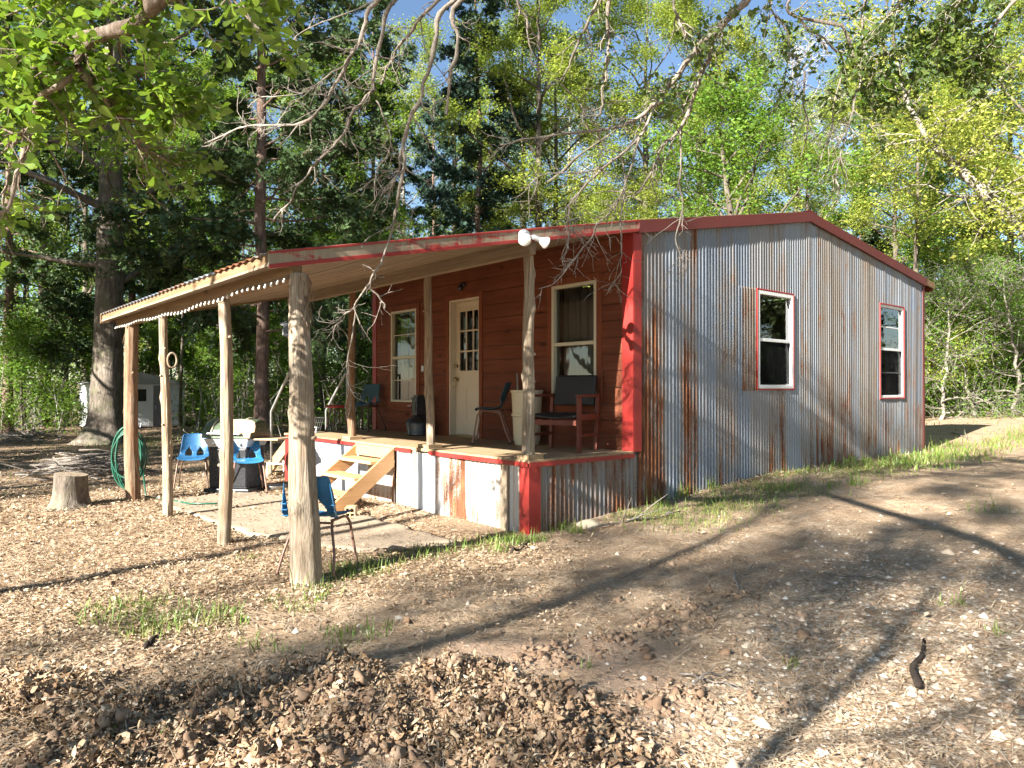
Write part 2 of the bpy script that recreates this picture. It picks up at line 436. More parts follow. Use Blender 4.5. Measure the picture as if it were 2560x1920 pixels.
# --- plank front wall
holes = [(-5.29, -4.55, .52, 2.0), (-3.628, -2.868, -.02, 2.06), (-1.315, -.585, .55, 2.01)]
mb = MB(); z = -.05; rows = []
while z < 2.62:
    rows.append((z, min(z+.196, 2.62))); z += .196
rr = random.Random(4)
for z0, z1 in rows:
    cuts = sorted({z0+.004, z1-.004} | {h for q in holes for h in q[2:] if z0+.004 < h < z1-.004})
    pr = rr.uniform(0, .004)
    for a, b in zip(cuts[:-1], cuts[1:]):
        segs = [(XL+.13, -.02)]
        for q in holes:
            if q[2] < (a+b)/2 < q[3]:
                segs = [s for lo, hi in segs for s in ((lo, min(hi, q[0])), (max(lo, q[1]), hi)) if s[1]-s[0] > .01]
        for lo, hi in segs: mb.box(lo, hi, a, b, -.022, pr, lambda u, v, o_: PF(u, v, o_))
# fix argument order for the front wall boxes: box gives (u, v, o)
o = mb.build('plank_wall', M['siding'], cabin); o['label'] = 'red brown horizontal plank porch wall'
mb = MB()
for (lo, hi, a, b) in [(XL+.09, -5.29, -.05, 2.62), (-4.55, -3.628, -.05, 2.62), (-2.868, -1.315, -.05, 2.62), (-.585, -.02, -.05, 2.62), (-5.29, -4.55, -.05, .52), (-5.29, -4.55, 2.0, 2.62), (-3.628, -2.868, 2.06, 2.62), (-1.315, -.585, -.05, .55), (-1.315, -.585, 2.01, 2.62)]:
    mb.box(lo, hi, a, b, -.10, -.026, PF)
mb.build('wall_backing', M['inner'], cabin)
# --- red corner trims
MB().box(-.155, .016, W-.014, W+.004, -.0, 2.56).box(.0105, .018, W+.004, W+.13, -.005, 2.51).build('corner_trim', M['red'], cabin)
MB().box(XL, XL+.13, W-.014, W+.004, -.05, 2.56).build('corner_trim', M['red'], cabin)
MB().box(.012, .02, YB-.08, YB, float(zg(0, 10))-.1, 2.66).box(-.1, .02, YB, YB+.012, -.6, 2.66).build('corner_trim', M['red_shaded'], cabin)
# --- windows
def window(P, w, name_label, fr, rails, muntins, trim, recess, ft, mat_frame, mat_trim, proud=.02, head=0.):
    u0, u1, v0, v1 = w
    mb = MB()
    mb.box(u0, u0+ft, v0, v1, -recess, proud, P).box(u1-ft, u1, v0, v1, -recess, proud, P)
    mb.box(u0+ft, u1-ft, v0, v0+ft, -recess, proud, P).box(u0+ft, u1-ft, v1-ft, v1, -recess, proud, P)
    for rz in rails: mb.box(u0+ft, u1-ft, rz-.022, rz+.022, -recess*.8, proud*.5, P)
    for mz in muntins: mb.box(u0+ft, u1-ft, mz-.010, mz+.010, -recess*.7, -recess*.3, P)
    wo = mb.build('window', mat_frame, cabin, bevel=.004); wo['label'] = name_label
    g = MB(); d = recess*.55
    g.add([P(u0+ft, v0+ft, -d), P(u1-ft, v0+ft, -d), P(u1-ft, v1-ft, -d), P(u0+ft, v1-ft, -d)], [(0, 1, 2, 3)])
    g.build('pane', M['glass'], wo, recalc=False)
    if trim:
        t = MB(); a, p = trim
        t.box(u0-a, u0, v0-a, v1+a+head, -.002, p, P).box(u1, u1+a, v0-a, v1+a+head, -.002, p, P)
        t.box(u0, u1, v0-a, v0, -.002, p*.95, P).box(u0, u1, v1, v1+a+head, -.002, p*.95, P)
        t.build('window_trim', mat_trim, wo, bevel=.003)
    return wo
window(PF, (-5.314, -4.529, .498, 2.025), 'tall cream porch window with one white curtain', None, [1.24], [.86, 1.62], (.085, .016), .07, .035, M['creamframe'], M['trimwood'])
window(PF, (-1.34, -.559, .525, 2.03), 'tall cream porch window behind the armchair', None, [1.28], [], (.085, .016), .07, .04, M['creamframe'], M['trimwood'])
s1 = window(PS, (W1[0]+.02, W1[1]-.02, W1[2]+.02, W1[3]-.02), 'white sash window with red surround, nearer the porch', None, [1.40], [], (.022, .026), .045, .052, M['white'], M['red'], .022)
s2 = window(PS, (W2[0]+.02, W2[1]-.02, W2[2]+.02, W2[3]-.02), 'white sash window with red surround, nearer the back corner', None, [1.41], [1.80, 1.0], (.022, .026), .045, .045, M['white'], M['red'], .012)
scr = NT('insect_screen'); d_ = scr.new('ShaderNodeBsdfDiffuse'); d_.inputs[0].default_value = (.012, .012, .013, 1); t_ = scr.new('ShaderNodeBsdfTransparent'); x_ = scr.new('ShaderNodeMixShader'); x_.inputs[0].default_value = .62
scr.t.links.new(t_.outputs[0], x_.inputs[1]); scr.t.links.new(d_.outputs[0], x_.inputs[2]); scr.t.links.new(x_.outputs[0], scr.out.inputs[0]); M['screen'] = scr.mat
for w_, u0, u1, v0, v1 in ((s1, 4.25, 5.075, .785, 1.378), (s2, 8.135, 9.01, .612, 1.388)):
    g = MB(); g.add([PS(u0, v0, -.006), PS(u1, v0, -.006), PS(u1, v1, -.006), PS(u0, v1, -.006)], [(0, 1, 2, 3)]); g.build('insect_screen', M['screen'], w_, recalc=False)
# --- door, set back in its frame
mb = MB(); rc = .11
mb.box(-3.628, -3.60, 0, 2.03, -rc-.03, .004, PF).box(-2.896, -2.868, 0, 2.03, -rc-.03, .004, PF).box(-3.628, -2.868, 2.03, 2.06, -rc-.03, .004, PF)
fr = mb.build('door_frame', M['cream'], cabin, bevel=.003)
MB().box(-3.70, -3.63, 0, 2.13, -.002, .018, PF).box(-2.866, -2.79, 0, 2.13, -.002, .018, PF).box(-3.63, -2.866, 2.062, 2.13, -.002, .018, PF).build('door_trim', M['trimwood'], fr, bevel=.003)
MB().box(-3.6, -2.896, -.004, .022, -rc-.04, .03, PF).build('threshold', M['brass'], fr, bevel=.003)
mb = MB(); d0, d1 = -3.598, -2.898; L0, L1, Z0, Z1 = -3.505, -2.985, .975, 1.90
mb.box(d0, L0, .025, 2.028, -rc-.04, -rc, PF).box(L1, d1, .025, 2.028, -rc-.04, -rc, PF).box(L0, L1, .025, Z0, -rc-.04, -rc, PF).box(L0, L1, Z1, 2.028, -rc-.04, -rc, PF)
for a, b in ((L0-.02, L0+.015), (L1-.015, L1+.02)): mb.box(a, b, Z0-.02, Z1+.02, -rc, -rc+.012, PF)
for a, b in ((Z0-.02, Z0+.015), (Z1-.015, Z1+.02)): mb.box(L0+.015, L1-.015, a, b, -rc, -rc+.012, PF)
for k in (1, 2):
    x = L0+(L1-L0)*k/3; mb.box(x-.011, x+.011, Z0+.015, Z1-.015, -rc-.01, -rc+.009, PF)
    zz = Z0+(Z1-Z0)*k/3; mb.box(L0+.015, L1-.015, zz-.011, zz+.011, -rc-.012, -rc+.007, PF)
for x0 in (-3.51, -3.20):                        # raised panels
    mb.box(x0, x0+.22, .2, .76, -rc-.001, -rc+.004, PF); mb.box(x0+.03, x0+.19, .23, .73, -rc+.003, -rc+.012, PF)
door = mb.build('door', M['cream'], cabin, bevel=.004); door['label'] = 'cream panelled porch door with nine lights'
g = MB(); g.add([PF(L0, Z0, -rc-.02), PF(L1, Z0, -rc-.02), PF(L1, Z1, -rc-.02), PF(L0, Z1, -rc-.02)], [(0, 1, 2, 3)]); g.build('pane', M['glass'], door, recalc=False)
for zz, r in ((.86, .032), (1.06, .028)):
    k = MB(); k.tube([PF(-3.555, zz, -rc), PF(-3.555, zz, -rc+.018), PF(-3.555, zz, -rc+.045), PF(-3.555, zz, -rc+.065)], [r, r*.6, r, r*.7], 14)
    k.build('door_knob' if zz < 1 else 'deadbolt', M['brass'], door, smooth=True)
k = MB(); k.tube([PF(-3.55, .84, -rc+.06), PF(-3.56, .76, -rc+.07), PF(-3.58, .74, -rc+.06)], .006, 6); k.build('key_tag', M['brass'], door)
# --- curtains inside
def curtain(name, u0, u1, v0, v1, depth, waves, mat, label, P=PF):
    n = 60; us = np.linspace(u0, u1, n); v = []; f = []
    for i, u in enumerate(us):
        d = depth-.025*math.sin(i/n*waves*2*math.pi)-.01*math.sin(i*1.7)
        v += [P(u, v0, -d), P(u, v1, -d)]
    for i in range(n-1): f.append((2*i, 2*i+2, 2*i+3, 2*i+1))
    m2 = MB(); m2.add(v, f); o = m2.build(name, mat, None, smooth=True, recalc=False, loc=P((u0+u1)/2, v0, -depth)); tag(o, label, 'curtain')
    s = o.modifiers.new('thick', 'SOLIDIFY'); s.thickness = .003
    return o
curtain('curtain', -4.98, -4.60, .53, 2.0, .16, 4, M['curtain'], 'white curtain drawn across half of the far porch window')
curtain('curtain', -5.30, -5.12, .53, 2.0, .19, 2, M['curtain'], 'narrow pale curtain strip at the far edge of the far porch window')
curtain('curtain', -1.32, -.62, .55, 2.0, .20, 6, M['greycurtain'], 'grey curtain behind the dark porch window by the armchair')
curtain('curtain', 8.55, 9.04, .55, 1.4, .22, 4, M['greycurtain'], 'grey curtain low in the gable window nearest the back corner', PS)

# --- roof
n_ = 8
mb = MB(); xs = np.arange(XL+.0, .04, .15/8); ys = [-2.704, -.384, 1.6, 5.606, 10.44]
off = .011*np.sin(xs/.15*2*math.pi)
vs = []
for y in ys:
    for x, q in zip(xs, off): vs.append((x, y, float(ztop(y))-.008+q+.004))
nx = len(xs)
mb.add(vs, [(j*nx+i, j*nx+i+1, (j+1)*nx+i+1, (j+1)*nx+i) for j in range(len(ys)-1) for i in range(nx-1)])
roof = mb.build('roof', M['corr_roof'], cabin, smooth=True); roof['label'] = 'low pitched corrugated metal roof'
s = roof.modifiers.new('thick', 'SOLIDIFY'); s.thickness = .006
# ridge cap
MB().prism([(XL, 5.40, float(ztop(5.4))+.012), (XL, 5.606, 3.405), (XL, 5.8, float(ztop(5.8))+.012), (XL, 5.606, 3.395)], (-XL+.05, 0, 0)).build('ridge_cap', M['red'], roof)
# rake fascia, one board per slope
def rake(x0, x1, y0, y1, h, mat, name='fascia', drop=0., parent=cabin):
    m2 = MB()
    ya = [y0]+[q for q in (-.384, 1.6, 5.606) if y0+.01 < q < y1-.01]+[y1]
    for a, b in zip(ya[:-1], ya[1:]):
        za, zb = float(ztop(a))-drop, float(ztop(b))-drop
        m2.add([(x0, a, za-h), (x1, a, za-h), (x1, b, zb-h), (x0, b, zb-h), (x0, a, za), (x1, a, za), (x1, b, zb), (x0, b, zb)], MB.HX)
    return m2.build(name, mat, parent, bevel=.003)
fa = rake(.022, .05, -2.70, 1.62, .128, M['redworn'], drop=.006); fa['label'] = 'worn red fascia along the canopy edge'
rake(.05, .057, -2.704, 1.62, .02, M['red'], 'drip_edge', -.002, fa)
rake(.05, .058, -2.704, 1.62, .034, M['red'], 'trim_strip', .098, fa)
fb = rake(.022, .056, 1.623, 5.604, .152, M['red_shaded'], drop=-.002); fb['label'] = 'red fascia coloured as if in shade on the long gable slope'
fc = rake(.022, .056, 5.607, 10.04, .152, M['red_shaded'], drop=-.002); fc['label'] = 'red fascia coloured as if in shade on the short gable slope'
fd = rake(.022, .05, 10.043, 10.44, .12, M['beam'], drop=.0); fd['label'] = 'bare tan fascia end at the back eave'
rake(XL-.03, XL-.002, -2.70, 10.44, .13, M['beam'], drop=.004)
MB().box(XL, .02, 10.40, 10.438, 2.60, 2.735).build('eave_board', M['trimwood'], cabin)
# porch ceiling boards
mb = MB(); y = -2.69; rr = random.Random(8)
while y < W-.02:
    y1 = min(y+.142, W-.016); za, zb = float(ztop(y))-.085, float(ztop(y1-.006))-.085
    x = XL+.02
    for xe in (XL+.02+rr.uniform(1.2, 4.5), .018):
        d = rr.uniform(0, .006)
        mb.add([(x, y, za-.02-d), (xe-.003, y, za-.02-d), (xe-.003, y1-.006, zb-.02-d), (x, y1-.006, zb-.02-d), (x, y, za), (xe-.003, y, za), (xe-.003, y1-.006, zb), (x, y1-.006, zb)], MB.HX); x = xe
    y = y1
mb.build('porch_ceiling', M['ceil'], cabin)['label'] = 'tan plank porch ceiling'
# purlins closing the eave between roof and ceiling
MB().box(XL+.01, .018, -2.68, -2.645, 1.672, 1.742).build('eave_board', M['beam'], cabin)
MB().box(XL+.03, .018, -2.51, -2.42, 1.575, 1.70).build('header_beam', M['beam'], cabin, bevel=.006)
MB().box(XL+.03, .018, -.02, .06, 2.07, 2.235).build('header_beam', M['ceil'], cabin, bevel=.006)
# --- deck
mb = MB(); y = -.045
while y < W-.03:
    y1 = min(y+.14, W-.016); mb.box(XL-.02, .03, y, y1-.006, -.034, 0); y = y1
mb.build('deck', M['deck'], cabin, bevel=.003)['label'] = 'raised plank porch deck'
MB().box(XL, -.03, .01, .04, -.2, -.036).box(-.07, -.03, .041, W-.02, -.2, -.036).build('deck_joist', M['deck'], cabin)
gl = lambda u: float(zg(u, -.02))-.1
mb = corr_panel(lambda u, v, o: (u, -.008-o, v), XL+.02, -2.56, .078, .006, gl, lambda u: -.06, seg=8, skew=lambda u: .012*np.sin(u*2.1))
mb.build('skirting', M['corr_front'], cabin, smooth=True, recalc=False)['label'] = 'pale corrugated porch skirting behind the stairs'
mb = corr_panel(lambda u, v, o: (u, -.008-o, v), -2.555, -2.13, .4, .004, gl, lambda u: -.06, seg=40)
mb.build('skirting', M['corr_front'], cabin, smooth=True, recalc=False)['label'] = 'flat pale sheet beside the stairs'
mb = corr_panel(lambda u, v, o: (u, -.012-o, v), -2.06, -.14, .078, .007, gl, lambda u: -.06, seg=8, skew=lambda u: .012*np.sin(u*3.1+1))
mb.build('skirting', M['corr_front'], cabin, smooth=True, recalc=False)['label'] = 'pale rust streaked front porch skirting'
MB().box(-2.13, -2.055, -.03, .0, -.95, -.036).build('skirting_board', M['post_pale'], cabin)
MB().box(-.43, -.30, -.036, -.018, -.95, -.06).build('skirting_board', M['post_pale'], cabin)
mb = corr_panel(lambda u, v, o: (-.012+o, u, v), .13, W+.13, .0676, .010, lambda u: float(zg(0, u))-.12, lambda u: -.05, seg=8, skew=lambda u: .006*np.sin(u*6))
mb.build('skirting', M['corr_skirt'], cabin, smooth=True, recalc=False)['label'] = 'rusty corrugated side porch skirting'
mb = corr_panel(lambda u, v, o: (XL+o, u, v), 0, W, .0676, .010, lambda u: -.95, lambda u: -.05)
mb.build('skirting', M['corr_skirt'], cabin, smooth=True, recalc=False)['label'] = 'skirting at the far end of the porch'
ga = float(zg(0, 0))
MB().box(-.135, .014, -.03, -.012, ga-.1, -.062).box(-.004, .014, -.012, .13, ga-.1, -.062).build('corner_trim', M['red'], cabin, bevel=.003)
MB().box(XL-.02, XL+.10, -.03, -.012, -.9, -.062).build('corner_trim', M['red'], cabin, bevel=.003)
mb = MB()
for x0, x1 in ((XL+.10, -3.56), (-2.5, -2.14), (-1.75, .02)): mb.box(x0, x1, -.056, -.046, -.066, -.02)
mb.box(.0305, .038, -.04, W-.02, -.07, -.022)
mb.build('deck_edge_trim', M['red'], cabin)
# --- stairs, front
def stringer(x, w, parent):
    m2 = MB(); zb = float(zg(x, -.95))
    m2.prism([(x, -.05, -.03), (x, -.05, -.27), (x, -.74, zb), (x, -1.02, zb), (x, -1.02, zb+.02)], (w, 0, 0))
    return m2.build('stringer', M['newwood'], parent, bevel=.003)
st = MB(); st.box(-3.49, -2.57, -.075, -.05, -.175, -.035)
stairs = st.build('stairs', M['newwood'], cabin, bevel=.003); stairs['label'] = 'fresh lumber stairs up to the porch deck'
stringer(-3.53, .04, stairs); stringer(-2.57, .04, stairs)
for k in range(3):
    zt = -.19-.19*k; yb = -.075-.225*k-.02
    MB().box(-3.488, -2.572, yb-.27, yb, zt-.038, zt).build('tread', M['tread'], stairs, bevel=.005)
# --- side stairs with pipe handrails at the far end of the deck
ss = MB()
gz = float(zg(-6.8, .6))
for k in range(4):
    ss.box(XL-.30-.24*k, XL-.04-.24*k, .12, 1.1, -.22-.18*k, -.185-.18*k)
side = ss.build('side_stairs', M['deck'], cabin, bevel=.003)
for yy in (.10, 1.12):
    MB().beam((XL-.02, yy, -.1), (XL-1.05, yy, gz+.05), .04, .2).build('stringer', M['deck'], side)
    hr = MB(); hr.tube([(XL-.82, yy-.03, gz), (XL-.84, yy-.03, .32), (XL-.78, yy-.03, .38), (XL-.1, yy-.03, .98), (XL-.03, yy-.03, .98), (XL-.03, yy-.03, .0)], .021, 8)
    hr.build('handrail', M['galv'], side, smooth=True)
# --- posts
def post(x, y, z0, z1, r0, r1, mat, label, seed, lean=(0, 0), block=False, knots=3, flute=.10):
    n, k = 40, 110
    t = np.linspace(0, 1, k); rs = np.random.default_rng(seed)
    cx = x+lean[0]*t+.014*np.sin(t*5+seed)+.008*np.sin(t*13+seed*2); cy = y+lean[1]*t+.014*np.cos(t*4+seed*2)
    cz = z0+(z1-z0)*t
    rad = r0+(r1-r0)*t
    a = np.arange(n)*2*math.pi/n
    P = np.stack([np.cos(a)[None, :]*1.6+0*t[:, None], np.sin(a)[None, :]*1.6+0*t[:, None], (cz*1.3)[:, None]+0*a[None, :]], -1)
    fur = fbm(P*np.array([3.2, 3.2, .42])+seed, 3, seed+5)
    jit = 1+flute*fbm(P+seed*3.1, 4, seed)+.9*flute*fur-.5*flute*np.maximum(0, .12-np.abs(fur))/.12+.35*flute*fbm(P*np.array([3, 3, 3.5]), 2, seed+8)
    for q in range(knots):
        ka, kt = rs.uniform(0, 2*math.pi), rs.uniform(.08, .92)
        da = np.angle(np.exp(1j*(a-ka)))
        jit += .34*np.exp(-(da[None, :]/.45)**2-(((t-kt)*(z1-z0)/.055)[:, None])**2)
    m2 = MB(); m2.tube(np.stack([cx, cy, cz], -1), rad, n, True, jit)
    for q in range(knots):                       # sawn off branch stubs
        ka, kt = rs.uniform(0, 2*math.pi), rs.uniform(.2, .85)
        i = int(kt*(k-1)); d = np.array([math.cos(ka), math.sin(ka), .35]); c = np.array([cx[i], cy[i], cz[i]])
        m2.tube([c+d*rad[i]*.6, c+d*rad[i]*1.12, c+d*rad[i]*1.32], [min(rad[i]*.33, .02), min(rad[i]*.26, .017), min(rad[i]*.22, .014)], 8)
    o = m2.build('post', mat, cabin, smooth=True)
    o['label'] = label
    if block: MB().box(x-.12, x+.12, y-.10, y+.10, z0-.0, z0+.045).build('post_block', M['deck'], o, bevel=.004)
    return o
gz = lambda x, y: float(zg(x, y))-.12
p1 = post(.13, -2.45, gz(.1, -2.45), 1.61, .122, .070, M['post_shag'], 'thickest shaggy log post at the canopy corner', 3, (-.09, 0), knots=2, flute=.10)
post(-1.62, -2.45, gz(-1.6, -2.45), 1.58, .062, .054, M['post_pale'], 'stripped log post beside the bright blue chair', 5, (-.06, 0))
post(-3.62, -2.45, gz(-3.6, -2.45), 1.58, .054, .047, M['post_pale'], 'knotty stripped log post with a ring hung on it', 6, (-.10, 0), knots=6, flute=.16)
p2 = post(-5.20, -2.45, gz(-5.2, -2.45), 1.58, .092, .082, M['post_red'], 'reddish bark log post carrying the green hose', 7, (-.12, 0), knots=2)
post(-.115, .08, 0, 2.08, .068, .052, M['post_pale'], 'pale deck post at the porch corner', 8, (-.01, 0), True, 3)
post(-1.92, .08, 0, 2.08, .052, .046, M['post_pale'], 'slim deck post beside the door', 9, (-.04, 0), True, 2, .14)
post(-3.89, .08, 0, 2.08, .060, .050, M['post_red'], 'reddish deck post at the head of the stairs', 10, (-.01, 0), True, 2)
# loose bark strips on two posts
def strips(po, x, y, z0, z1, r, n, seed, mat, side):
    rs = np.random.default_rng(seed); m2 = MB()
    for _ in range(n):
        a = side+rs.uniform(-.7, .7); z = rs.uniform(z0, z1); d = np.array([math.cos(a), math.sin(a), 0])
        c = np.array([x, y, z])+d*r*.95; L = rs.uniform(.06, .2); o2 = rs.uniform(.01, .05)
        m2.tube([c, c+d*o2*.5+[0, 0, -L*.4], c+d*o2+[rs.uniform(-.02, .02), 0, -L]], [.005, .004, .002], 4)
    m2.build('bark_strips', mat, po)
strips(p1, .045, -2.45, 1.25, 1.62, .075, 26, 3, M['post_red'], .3)
strips(p1, .10, -2.45, -.4, .5, .11, 14, 4, M['post_shag'], 2.6)
strips(p2, -5.31, -2.45, .3, 1.5, .085, 40, 5, M['post_red'], 3.3)
# ================================================================== loose things
def m_plastic(name, col, rough=.38):
    n = NT(name); o = n.obj(); f = n.noise(o, 7, 4, .65); g = n.noise(o, 60, 3, .6)
    c = n.mix(n.fmap(f, .35, .7), tuple(x*.8 for x in col), tuple(min(1, x*1.25+.01) for x in col))
    c = n.mix(n.fmap(g, .58, .72, 0, .25), c, (.5, .5, .5))
    n.bump(g, .05, .002)
    return n.done(c, n.fmap(f, .3, .7, rough, rough+.2), 0, .5)
M['blue'] = m_plastic('blue_plastic', (.014, .145, .30)); M['blue_shaded'] = m_plastic('shaded_blue_plastic', (.009, .085, .20))  # second blue: same plastic with shade put into its colour
M['teal'] = m_plastic('dark_teal_plastic', (.022, .065, .085), .45)
M['rustpipe'] = m_plain('rusty_tube', (.26, .15, .11), .5, .35, .35, 18, .2)
M['darkpipe'] = m_plain('brown_tube', (.14, .09, .065), .45, .4, .3, 18, .15)
M['black'] = m_plain('black_enamel', (.022, .023, .026), .3, 0, .3, 6, .1, .5)
M['blackfab'] = m_plain('black_vinyl', (.022, .021, .021), .5, 0, .25, 9, .2, .35)
M['redwoodframe'] = m_wood('mahogany_frame', [(.10, .025, .014), (.17, .045, .025), (.22, .065, .035)], 2, 14, .45, False, .15)
M['olive'] = m_plain('olive_enamel', (.07, .095, .06), .28, 0, .2, 4, .06, .5)
M['ply'] = m_wood('weathered_plywood', [(.33, .22, .13), (.46, .33, .21), (.54, .41, .28)], 0, 7, .8, True, .2)
M['barrel'] = m_plain('cream_plastic_bin', (.60, .53, .37), .5, 0, .07, 3, .05)
M['hose'] = m_plain('green_hose_rubber', (.010, .085, .05), .4, 0, .2, 20, .05, .5)
M['bulb'] = m_plain('frosted_bulb', (.82, .78, .70), .25, 0, .03, 5, .0)
M['lens'] = m_plain('frosted_lens_glass', (.85, .83, .76), .22, 0, .03, 5, .03, .6)
M['alu'] = m_plain('cast_aluminium', (.50, .52, .54), .4, .5, .15, 20, .15)
M['stone'] = m_plain('pale_fieldstone', (.50, .42, .30), .9, 0, .25, 9, .5)
M['block'] = m_plain('tan_block', (.50, .36, .20), .9, 0, .2, 16, .5)
M['shedmetal'] = m_plain('faded_white_shed_metal', (.74, .76, .78), .5, 0, .1, 3, .05)
M['sheddoor'] = m_plain('shed_door_grey', (.20, .19, .20), .6, 0, .2, 3, .1)  # even mid grey for the shed door
M['shedroof'] = m_plain('grey_shed_roof', (.34, .34, .33), .7, .1, .2, 3, .1)
M['darkglass'] = m_plain('dark_glass', (.02, .022, .025), .08, 0, .1, 2, 0, .6)
M['deadwood'] = m_bark('grey_dead_wood', [(.09, .075, .06), (.19, .16, .135), (.32, .285, .245)], 30, .5)
M['darkwood'] = m_bark('dark_rotten_bark', [(.02, .016, .013), (.05, .038, .03), (.10, .08, .065)], 20, .9)

def shell_grid(cut=True):
    """moulded school chair shell: back from z .80 down to the seat at .44, curling over the front lip"""
    prof = [(.265, .800), (.255, .790), (.225, .70), (.195, .62), (.170, .55), (.145, .495), (.110, .462), (.06, .448), (0, .440), (-.06, .440), (-.12, .446), (-.165, .450), (-.195, .440), (-.205, .425)]
    hw = [.155, .170, .182, .190, .198, .205, .212, .215, .216, .215, .212, .207, .198, .185]
    s = np.linspace(0, len(prof)-1, 66); pr = np.array(prof); i0 = np.arange(len(prof))
    y = np.interp(s, i0, pr[:, 0]); z = np.interp(s, i0, pr[:, 1]); w = np.interp(s, i0, hw)
    for _ in range(3):
        for q in (y, z, w): q[1:-1] = (q[:-2]+2*q[1:-1]+q[2:])/4
    nu = 44; us = np.linspace(-1, 1, nu+1); v = []; f = []
    for j in range(66):
        for u in us:
            back = sstep(.46, .62, z[j]); cv = abs(u)**2.5
            v.append((u*w[j], y[j]-(.045*back*u*u)-.018*back*cv, z[j]+.022*(1-back)*cv-(.012*back*cv if j < 3 else 0)))
    for j in range(65):
        for i in range(nu):
            u = (us[i]+us[i+1])/2; zz = (z[j]+z[j+1])/2; yy = (y[j]+y[j+1])/2
            if cut and yy > .08 and .472 < zz < .615:
                t = (zz-.472)/(.615-.472); half = .245*math.sin(math.pi*min(1, t*.62+.34))**1.2*(1-t**3)
                if abs(abs(u)-.40) < half: continue
            f.append((j*(nu+1)+i, j*(nu+1)+i+1, (j+1)*(nu+1)+i+1, (j+1)*(nu+1)+i))
    m2 = MB(); m2.add(v, f); return m2
def school_chair(label, loc, rz, plastic, pipe, group, ribs=False):
    t = thing('school_chair', label, 'chair', loc, rz, group)
    o = shell_grid().build('shell', plastic, t, smooth=True, recalc=False)
    s = o.modifiers.new('thick', 'SOLIDIFY'); s.thickness = .006
    if ribs:                                     # moulded side gussets seen from behind
        for sx in (-1, 1):
            r = MB()
            r.prism([(sx*.196, .235, .74), (sx*.226, .205, .50), (sx*.226, .135, .45), (sx*.206, .13, .46)], (-sx*.004, 0, 0))
            for zz in (.47, .52, .57): r.box(min(sx*.18, sx*.228), max(sx*.18, sx*.228), .16+(zz-.47)*.3, .195+(zz-.47)*.35, zz, zz+.006)
            r.build('gusset', plastic, t)
    for sx in (-1, 1):
        l = MB(); l.tube([(sx*.17, .14, .435), (sx*.175, -.10, .43), (sx*.18, -.145, .42), (sx*.195, -.175, .37), (sx*.235, -.235, .015), (sx*.236, -.237, 0)], .0115, 10); l.build('front_leg', pipe, t, smooth=True)
        l = MB(); l.tube([(sx*.13, -.06, .428), (sx*.15, .08, .415), (sx*.165, .125, .38), (sx*.215, .19, .18), (sx*.235, .25, .04), (sx*.236, .252, 0)], .0115, 10); l.build('back_leg', pipe, t, smooth=True)
        for yy in (-.237, .252): MB().tube([(sx*.236, yy, 0), (sx*.236, yy, .022)], .016, 10).build('foot_cap', M['black'], t)
    MB().tube([(-.165, .12, .41), (.165, .12, .41)], .010, 8).build('cross_bar', pipe, t)
    return t
def gnd(p, dz=0): return (p[0], p[1], float(zg(p[0], p[1]))+dz)
SLAB = -.765
school_chair('blue plastic school chair beyond the knotty canopy post, beside the grill', (-6.02, -1.44, float(zg(-6, -1.4))+.01), R(66), M['blue_shaded'], M['darkpipe'], 'blue plastic school chairs')
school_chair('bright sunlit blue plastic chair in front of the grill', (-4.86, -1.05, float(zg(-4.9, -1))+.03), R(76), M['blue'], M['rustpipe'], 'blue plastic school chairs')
school_chair('blue plastic chair turned away behind the thickest canopy post', (-.14, -2.20, float(zg(0, -2))+.012), R(220), M['blue'], M['rustpipe'], 'blue plastic school chairs', True)
school_chair('dark teal plastic chair seen side on, next to the cream bin', (-2.02, 1.13, 0), R(-44), M['teal'], M['rustpipe'], 'dark teal plastic chairs')
school_chair('dark teal plastic chair at the far end of the porch', (-5.62, 1.24, 0), R(24), M['teal'], M['darkpipe'], 'dark teal plastic chairs')
# red stool, mostly behind the deck post
t = thing('stool', 'small red topped stool half hidden by the reddish deck post', 'stool', (-5.75, .78, 0), 0)
MB().lathe([(.17, .40), (.185, .41), (.185, .435), (.165, .445), (.02, .447)], 24).build('seat', M['red'], t, smooth=True)
for k in range(4):
    a = R(45+90*k); MB().tube([(.10*math.cos(a), .10*math.sin(a), .40), (.19*math.cos(a), .19*math.sin(a), 0)], .012, 8).build('leg', M['darkpipe'], t)
# milk crate like lattice leaning by the stool
t = thing('wire_rack', 'small pale wire rack leaning at the far porch corner', 'rack', (-5.80, .42, 0), R(20))
m2 = MB()
for k in range(5): m2.tube([(-.09+.045*k, 0, .0), (-.09+.045*k, .09, .24)], .006, 6)
for k in range(4): m2.tube([(-.09, .03*k, .08*k), (.09, .03*k, .08*k)], .006, 6)
m2.build('wire_grid', M['white'], t)
# cream bin and stick
t = thing('trash_bin', 'tall cream plastic bin on the porch behind the corner post', 'bin', (-1.50, 1.28, 0), 0)
MB().lathe([(.145, .0), (.155, .012), (.178, .36), (.196, .37), (.196, .40), (.185, .405), (.196, .665), (.208, .67), (.212, .69), (.206, .70), (.195, .695), (.17, .05)], 40).build('bin_body', M['barrel'], t, smooth=False)
b = t.children[0]; b.data.polygons.foreach_set('use_smooth', [True]*len(b.data.polygons))
e = b.modifiers.new('edges', 'EDGE_SPLIT'); e.split_angle = R(35)
m2 = MB(); m2.tube([(0, 0, -.45), (-.02, 0, 0), (-.035, .0, .42)], .011, 8); tag(m2.build('stick', M['galv'], None, smooth=True, loc=(-1.585, 1.22, .5), local=True), 'thin grey rod standing up inside the cream bin', 'rod')
